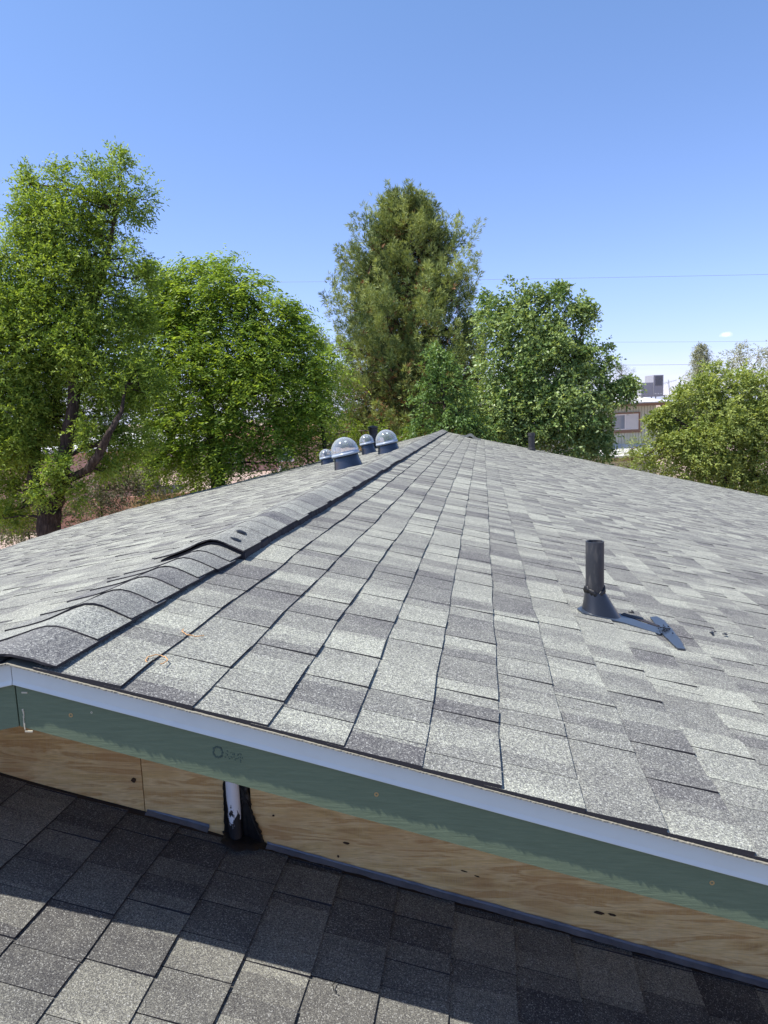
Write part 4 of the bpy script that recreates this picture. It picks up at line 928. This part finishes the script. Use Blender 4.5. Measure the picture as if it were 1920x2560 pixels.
# leader shoots that make the toothed top
for (x, y_) in ((955, 480), (975, 490), (992, 462), (1010, 478), (1050, 463), (1030, 480), (913, 492), (1080, 505), (1145, 525), (1118, 522), (1085, 520), (930, 520), (850, 645), (838, 660), (1170, 650), (822, 730), (1150, 540), (1020, 500), (1000, 500), (960, 510), (1050, 500), (835, 680)):
    for j in range(14):
        c = AP(x + rg.normal() * 5, y_ + 18 + j * 4, rg.normal() * 0.2); TP.append(c); TD.append(unit(np.array([0, 0, 1.0]) + rg.normal(size=3) * 0.35)); TN.append(rg.uniform(0.2, 0.85))
        TP.append(c + rg.normal(size=3) * 0.08); TD.append(unit(np.array([0, 0, 1.0]) + rg.normal(size=3) * 0.5)); TN.append(rg.uniform(0.2, 0.85))
br.build('branches', M_BARK, pine, smooth=True)
TP = np.array(TP); TD = np.array(TD); TN = np.array(TN); VV = []; TT = []
for k in range(6):
    D = unit(TD + rg.normal(size=TD.shape) * 0.5); L = rg.uniform(0.10, 0.18, len(TP)); VV.append(leaf_quads(TP + rg.normal(size=TP.shape) * 0.015, D, L, np.full(len(TP), 0.019), rg, 0.05)); TT.append(np.where(TN >= 1, 1.0, np.clip(TN + rg.normal(size=len(TN)) * 0.08, 0, 0.88)))
link('crown', quads('crown', np.concatenate(VV), {'tone': np.concatenate(TT)}), L_PINE, pine); nl += len(TP) * 6
print('leaf quads', nl)

# ------------------------------------------------------------------ the neighbouring house at the right
M_SIDE = mat('sage_siding', (0.52, 0.53, 0.43), 0.8); n = N(M_SIDE); s_ = n.noise(n.coord((12, 12, 1)), 2, 5, 0.6); n.color(n.mix(s_, (0.47, 0.49, 0.39), (0.57, 0.58, 0.47)))
M_BROWN = mat('brown_trim', (0.25, 0.155, 0.10), 0.7); M_ROOFW = mat('pale_rolled_roof', (0.52, 0.52, 0.50), 0.85)
n = N(M_ROOFW); s_ = n.noise(n.coord(), 1.6, 5, 0.7); n.color(n.mix(n.rng(s_, 0.35, 0.65), (0.34, 0.34, 0.35), (0.66, 0.65, 0.62)))
M_GLASS = mat('window_glass', (0.25, 0.29, 0.33), 0.06, spec=0.9); M_BLIND = mat('window_blind', (0.5, 0.53, 0.53), 0.5); M_WFR = mat('white_window_frame', (0.7, 0.68, 0.65), 0.5)
HO = at(1638, 1128, 32.0)                         # foot of the visible corner
fw = np.array([CF[0], CF[1], 0]); fw /= np.linalg.norm(fw); rt = np.array([fw[1], -fw[0], 0])
th = math.radians(32); U = -(rt * math.cos(th) - fw * math.sin(th)) * -1; U = -U       # along the front, to the left
U = -(rt * math.cos(th)) - fw * math.sin(th) * 0.25; U /= np.linalg.norm(U); Vv = np.array([-U[1], U[0], 0])
if Vv @ fw < 0: Vv = -Vv
Zz = np.array([0, 0, 1.0])
nh = thing('house', "neighbour's sage green house with brown trim seen through the trees at the right", 'house', (HO[0], HO[1], GZ))
def H(u, v, z): return HO + U * u + Vv * v + Zz * z
def hb(b, u0, u1, v0, v1, z0, z1): b.hexa([H(u0, v0, z0), H(u1, v0, z0), H(u1, v1, z0), H(u0, v1, z0), H(u0, v0, z1), H(u1, v0, z1), H(u1, v1, z1), H(u0, v1, z1)]); return b
zb = GZ - HO[2]; HT = 2.05
b = MB(); hb(b, 0.0, 8, 0.02, 7, zb, HT); b.build('wall', M_SIDE, nh)
b = MB(); k = 0; u = 0.0
while u < 8:
    hb(b, u + 0.008, u + 0.128, -0.015, 0.02, zb, HT - 0.004); u += 0.137
v = 0.03
while v < 7:
    hb(b, -0.035, 0.0, v + 0.008, v + 0.14, zb, HT - 0.004); v += 0.15
b.build('siding', M_SIDE, nh)
b = MB(); hb(b, -0.50, 8.4, -0.35, -0.31, HT, HT + 0.11); b.hexa([H(-0.50, -0.31, HT), H(-0.46, -0.31, HT), H(-0.46, 7.4, HT), H(-0.50, 7.4, HT), H(-0.50, -0.31, HT + 0.11), H(-0.46, -0.31, HT + 0.11), H(-0.46, 7.4, HT + 0.86), H(-0.50, 7.4, HT + 0.86)]); b.build('fascia', M_BROWN, nh)
b = MB(); b.hexa([H(-0.55, -0.4, HT + 0.112), H(8.5, -0.4, HT + 0.112), H(8.5, 7.4, HT + 0.87), H(-0.55, 7.4, HT + 0.87), H(-0.55, -0.4, HT + 0.16), H(8.5, -0.4, HT + 0.16), H(8.5, 7.4, HT + 0.92), H(-0.55, 7.4, HT + 0.92)]); b.build('roof', M_ROOFW, nh)
w0, w1, z0, z1 = 0.85, 2.10, 1.02, 1.72
b = MB()
for (a0, a1, c0, c1) in ((w0 - 0.08, w1 + .08, z1, z1 + 0.07), (w0 - 0.08, w0, z0, z1), (w1, w1 + 0.08, z0, z1), (w0 - 0.17, w1 + .17, z0 - 0.14, z0)): hb(b, a0, a1, -0.06, -0.016, c0, c1)
b.build('window_trim', M_BROWN, nh)
wf = MB()
for (a0, a1, c0, c1) in ((w0, w1, z1 - .05, z1 - 0.001), (w0, w1, z0 + 0.001, z0 + .05), (w0 + 0.001, w0 + .05, z0 + .05, z1 - .05), (w1 - .05, w1 - 0.001, z0 + .05, z1 - .05), ((w0 + w1) / 2 - .03, (w0 + w1) / 2 + .03, z0 + .05, z1 - .05)): hb(wf, a0, a1, -0.048, -0.018, c0, c1)
wf = wf.build('window', M_WFR, nh)
hb(MB(), w0 + .05, (w0 + w1) / 2 - .03, -0.034, -0.026, z0 + .05, z1 - .05).build('pane', M_BLIND, wf); hb(MB(), (w0 + w1) / 2 + .03, w1 - .05, -0.034, -0.026, z0 + .05, z1 - .05).build('pane', M_GLASS, wf)
b = MB()
for k in range(11): hb(b, w0 + .06, (w0 + w1) / 2 - .04, -0.0405, -0.036, z0 + .07 + k * 0.052, z0 + .105 + k * 0.052)
b.build('blind', M_WFR, wf)
b = MB(); b.hexa([H(0.30, -1.0, -0.14), H(3.0, -1.0, -0.14), H(3.0, -0.02, 0.32), H(0.30, -0.02, 0.32), H(0.30, -1.0, -0.06), H(3.0, -1.0, -0.06), H(3.0, -0.02, 0.40), H(0.30, -0.02, 0.40)])
b.build('lean_to_roof', M_ROOFW, nh)
b = MB(); hb(b, 0.30, 3.0, -0.98, -0.93, -0.30, -0.145); b.hexa([H(0.33, -0.93, -0.30), H(0.38, -0.93, -0.30), H(0.38, -0.02, -0.30), H(0.33, -0.02, -0.30), H(0.33, -0.93, -0.15), H(0.38, -0.93, -0.15), H(0.38, -0.02, 0.29), H(0.33, -0.02, 0.29)])
b.build('lean_to_fascia', M_BROWN, nh)
# rooftop cooler
ac = at(1625, 995, 34.5); M_AC = mat('grey_sheet_metal', (0.33, 0.32, 0.34), 0.5, metal=0.2); M_LOUV = mat('dark_louver', (0.05, 0.055, 0.07), 0.5)
act = thing('rooftop_cooler', "grey boxy cooling unit on a metal stand on the neighbour's roof", 'cooling unit', ac)
def Hc(b, u0, u1, v0, v1, z0, z1):
    c = lambda u, v, z: ac + U * u + Vv * v + Zz * z
    b.hexa([c(u0, v0, z0), c(u1, v0, z0), c(u1, v1, z0), c(u0, v1, z0), c(u0, v0, z1), c(u1, v0, z1), c(u1, v1, z1), c(u0, v1, z1)]); return b
bevel(Hc(MB(), -0.52, 0.0, -0.3, 0.5, 0.12, 1.08).build('cabinet', M_AC, act), 0.01)
bevel(Hc(MB(), 0.003, 0.62, -0.28, 0.48, 0.12, 0.74).build('cabinet', M_AC, act), 0.01)
lv = MB(); Hc(lv, -0.46, -0.10, -0.312, -0.301, 0.58, 1.02); lv.build('grille', M_LOUV, act)
lv = MB()
for k in range(9): Hc(lv, -0.45, -0.11, -0.325, -0.313, 0.60 + k * 0.047, 0.618 + k * 0.047)
lv.build('louver', M_AC, act)
lv = MB()
for k in range(3): Hc(lv, -0.44 + k * 0.14, -0.36 + k * 0.14, -0.31, -0.301, 0.17, 0.21)
lv.build('slot', M_WFR, act)
st_ = MB(); Hc(st_, -0.6, 0.72, -0.34, -0.28, 0.06, 0.115); Hc(st_, -0.6, 0.72, 0.46, 0.52, 0.06, 0.115); Hc(st_, -0.6, -0.54, -0.27, 0.45, 0.06, 0.112); Hc(st_, 0.66, 0.72, -0.27, 0.45, 0.06, 0.112)
for u_ in (-0.58, 0.1, 0.69):
    for v_ in (-0.31, 0.49): Hc(st_, u_ - .02, u_ + .02, v_ - .02, v_ + .02, -0.22, 0.058)
st_.build('stand', M_AC, act)
# antenna
M_GALV = mat('antenna_metal', (0.5, 0.5, 0.52), 0.4, metal=0.6); a0 = at(1676, 985, 35); a1 = at(1671, 952, 35)
ant = thing('tv_antenna', "spindly television antenna right of the cooling unit on the neighbour's roof", 'antenna', a0)
MB().tube([a0 - Zz * 0.3, a1 + Zz * 0.05], 0.018, 6).build('mast', M_GALV, ant)
c0, c1 = at(1652, 960, 35.2), at(1692, 950, 34.6); b = MB(); b.tube([c0, c1], 0.013, 5)
for k in range(8):
    p = c0 + (c1 - c0) * (k + 0.5) / 8; L_ = 0.42 - 0.035 * k; q = unit(np.array([0.25, 0.9, 0.25])); b.tube([p - q * L_, p + q * L_], 0.007, 4)
b.tube([at(1658, 975, 35), at(1668, 958, 35)], 0.011, 5); b.build('boom', M_GALV, ant)

# power lines and pole
M_WIRE = mat('power_line', (0.16, 0.16, 0.18), 0.6)
def wire(p0, p1, sag, label, rad=0.007):
    P = [p0 + (p1 - p0) * i / 40 - Zz * sag * 4 * (i / 40) * (1 - i / 40) for i in range(41)]
    o = MB().tube(P, rad, 5).build('power_line', M_WIRE); o['label'] = label; o['category'] = 'power line'; o['group'] = 'power lines across the sky'
wire(at(-300, 706, 60), at(2150, 681, 38), 0.25, 'highest power line, crossing the sky behind the pine', 0.008)
wire(at(1000, 852, 46), at(2150, 850, 40), 0.1, 'middle power line ending behind the mulberry crown')
wire(at(1000, 905, 44), at(1747, 911, 44), 0.1, 'lowest power line ending at the wooden pole', 0.010)
M_POLE = mat('weathered_pole', (0.20, 0.14, 0.10), 0.9); pb = at(1747, 1050, 44); pb[2] = GZ
pole = thing('utility_pole', 'thin weathered wooden pole mostly hidden by the slim olive tree', 'pole', pb)
MB().tube([pb, at(1747, 905, 44)], [0.13, 0.09], 8).build('pole', M_POLE, pole, smooth=True)
b = MB(); q = at(1747, 912, 44); b.tube([q - CR * 0.12, q + CR * 0.12], 0.05, 6); b.build('insulator', M_WIRE, pole)

# ------------------------------------------------------------------ yard seen between the left trees
M_PINK = mat('pink_stucco', (0.5, 0.3, 0.24), 0.9); M_REDR = mat('red_roof', (0.26, 0.11, 0.09), 0.8)
n = N(M_PINK); s_ = n.noise(n.coord(), 1.2, 5, 0.6); n.color(n.mix(s_, (0.42, 0.25, 0.20), (0.55, 0.35, 0.27)))
def simple_house(o, yaw, wd, dp, ht, mwall, mroof, label, parapet=True, win=()):
    h = thing('house', label, 'house', (o[0], o[1], GZ)); ax = np.array([[math.cos(yaw), math.sin(yaw), 0], [-math.sin(yaw), math.cos(yaw), 0], [0, 0, 1]])
    c = np.array([o[0], o[1], GZ + ht / 2]); MB().box(c, (wd, dp, ht), ax).build('wall', mwall, h)
    if parapet: MB().box(c + Zz * (ht / 2 + 0.12), (wd + 0.5, dp + 0.5, 0.22), ax).build('roof', mroof, h)
    else:
        V = [c + ax[0] * a_ * (wd / 2 + 0.4) + ax[1] * b_ * (dp / 2 + 0.4) + Zz * (ht / 2 + 0.002) for a_, b_ in ((-1, -1), (1, -1), (1, 1), (-1, 1))]
        V += [c + ax[0] * a_ * (wd / 2 - 0.5) + Zz * (ht / 2 + 1.1) for a_ in (-1, 1)]
        MB().add(V, [(0, 3, 2, 1), (0, 1, 5, 4), (2, 3, 4, 5), (1, 2, 5), (3, 0, 4)]).build('roof', mroof, h)
    for u_, z_ in win:
        p = c + ax[0] * u_ - ax[1] * (dp / 2 + 0.02) + Zz * z_; f = MB().box(p, (1.3, 0.05, 1.1), ax).build('window', M_WFR, h)
        MB().box(p - ax[1] * 0.03, (1.14, 0.02, 0.94), ax).build('pane', M_GLASS, f)
o_ = at(120, 1075, 42); simple_house(o_, 0.25, 11, 7, 2.7, M_PINK, M_WFR, 'low pink stucco building with a white roof edge behind the ash trunk', True)
o_ = at(668, 1052, 60); simple_house(o_, 0.1, 9, 7, 2.5, M_PINK, M_REDR, 'small distant house with a red roof left of the sapling', False, ((-2, 0), (2, 0)))
o_ = at(395, 1050, 60); simple_house(o_, -0.1, 12, 7, 2.4, mat('tan_stucco', (0.45, 0.36, 0.28), 0.9), M_ROOFW, 'distant tan house behind the feathery tree', False, ((-3, 0), (2, 0)))
# low garden wall of clay blocks
gw = thing('garden_wall', 'long low terracotta block wall across the yard behind the ash tree', 'wall', (A(150, 990, 26)[0], A(150, 990, 26)[1], GZ))
M_CLAY = mat('terracotta_block', (0.55, 0.27, 0.18), 0.9); n = N(M_CLAY); s_ = n.noise(n.coord(), 2.5, 4, 0.6); n.color(n.mix(s_, (0.47, 0.22, 0.15), (0.64, 0.36, 0.25)))
p0, p1 = A(-120, 1000, 27), A(420, 960, 30); p0[2] = p1[2] = GZ; L_ = np.linalg.norm(p1 - p0); ax = np.array([(p1 - p0) / L_, np.cross(Zz, (p1 - p0) / L_), Zz])
bl = mesh('block', MB().box((0, 0, 0), (0.39, 0.19, 0.19)).v, MB().box((0, 0, 0), (0.39, 0.19, 0.19)).f); bl.materials.append(M_CLAY)
cnt = 0
for row in range(6):
    for k in range(int(L_ / 0.4)):
        p = p0 + ax[0] * (0.4 * k + 0.2 * (row % 2) + 0.2) + Zz * (0.1 + 0.2 * row)
        o = bpy.data.objects.new('block', bl); COL.objects.link(o); o.parent = gw; o.rotation_euler = (0, 0, math.atan2(ax[0][1], ax[0][0]))
        o.location = Vector(tuple(p)) - gw.location; cnt += 1
        if cnt >= 290: break
    if cnt >= 290: break
# gravel and rocks
rg = np.random.default_rng(60); V = []; F = []
for k in range(2600):
    x_ = rg.uniform(60, 760); d = rg.uniform(17, 42); p = at(x_, 1100, d); r = rg.uniform(0.03, 0.13); p[2] = GZ + r * 0.3
    ic = [(1, 0, 0), (0, 1, 0), (-1, 0, 0), (0, -1, 0), (0, 0, 0.8), (0, 0, -0.6)]; b0 = len(V)
    V += [tuple(p + r * np.array(q) * rg.uniform(0.6, 1.2)) for q in ic]
    F += [(b0, b0 + 1, b0 + 4), (b0 + 1, b0 + 2, b0 + 4), (b0 + 2, b0 + 3, b0 + 4), (b0 + 3, b0, b0 + 4), (b0 + 1, b0, b0 + 5), (b0 + 2, b0 + 1, b0 + 5), (b0 + 3, b0 + 2, b0 + 5), (b0, b0 + 3, b0 + 5)]
M_ROCK = mat('pale_rock', (0.5, 0.42, 0.36), 0.9); o = link('gravel', mesh('gravel', V, F), M_ROCK, kind='stuff'); o['label'] = 'loose pale rocks strewn over the yard behind the left trees'; o['category'] = 'gravel'
# folded patio umbrella
q = at(700, 1150, 22.0); q[2] = GZ
um = thing('patio_umbrella', 'folded grey patio umbrella standing in the gravel yard left of the skylights', 'umbrella', q)
MB().tube([q, q + Zz * 2.7], 0.025, 8).build('pole', M_GALV, um)
MB().lathe(q, (0, 0, 1), [(0.30, 1.15), (0.26, 1.5), (0.16, 2.1), (0.05, 2.62), (0.01, 2.66)], 14).build('canopy', mat('grey_canvas', (0.36, 0.33, 0.31), 0.9), um)

# far-off belt of trees that reads as one mass
rg = np.random.default_rng(70); VV = []; TT = []
for k in range(190):
    px_ = -500 + 2900 * k / 190 + rg.uniform(-10, 10); d = rg.uniform(75, 130); c = at(px_, 1040, d); hgt = rg.uniform(2.2, 4.6); c[2] = GZ
    if 1500 < px_ < 1640: hgt *= 0.7
    n_ = 420; dd = unit(rg.normal(size=(n_, 3))); P = c + np.array([0, 0, hgt * 0.5]) + dd * np.array([rg.uniform(2, 4), 3.0, hgt * 0.55]) * (rg.random((n_, 1)) ** 0.33)
    P[:, 2] = np.maximum(P[:, 2], GZ + 0.1)
    VV.append(leaf_quads(P, unit(dd + rg.normal(size=(n_, 3))), rg.uniform(0.5, 0.9, n_), np.full(n_, 0.5), rg)); TT.append(np.clip(rg.normal(0.4, 0.2, n_) + rg.normal() * 0.15, 0, 1))
o = link('distant_trees', quads('distant_trees', np.concatenate(VV), {'tone': np.concatenate(TT)}), L_SAGE, kind='stuff'); o['label'] = 'low belt of far-off trees along the horizon'; o['category'] = 'trees'
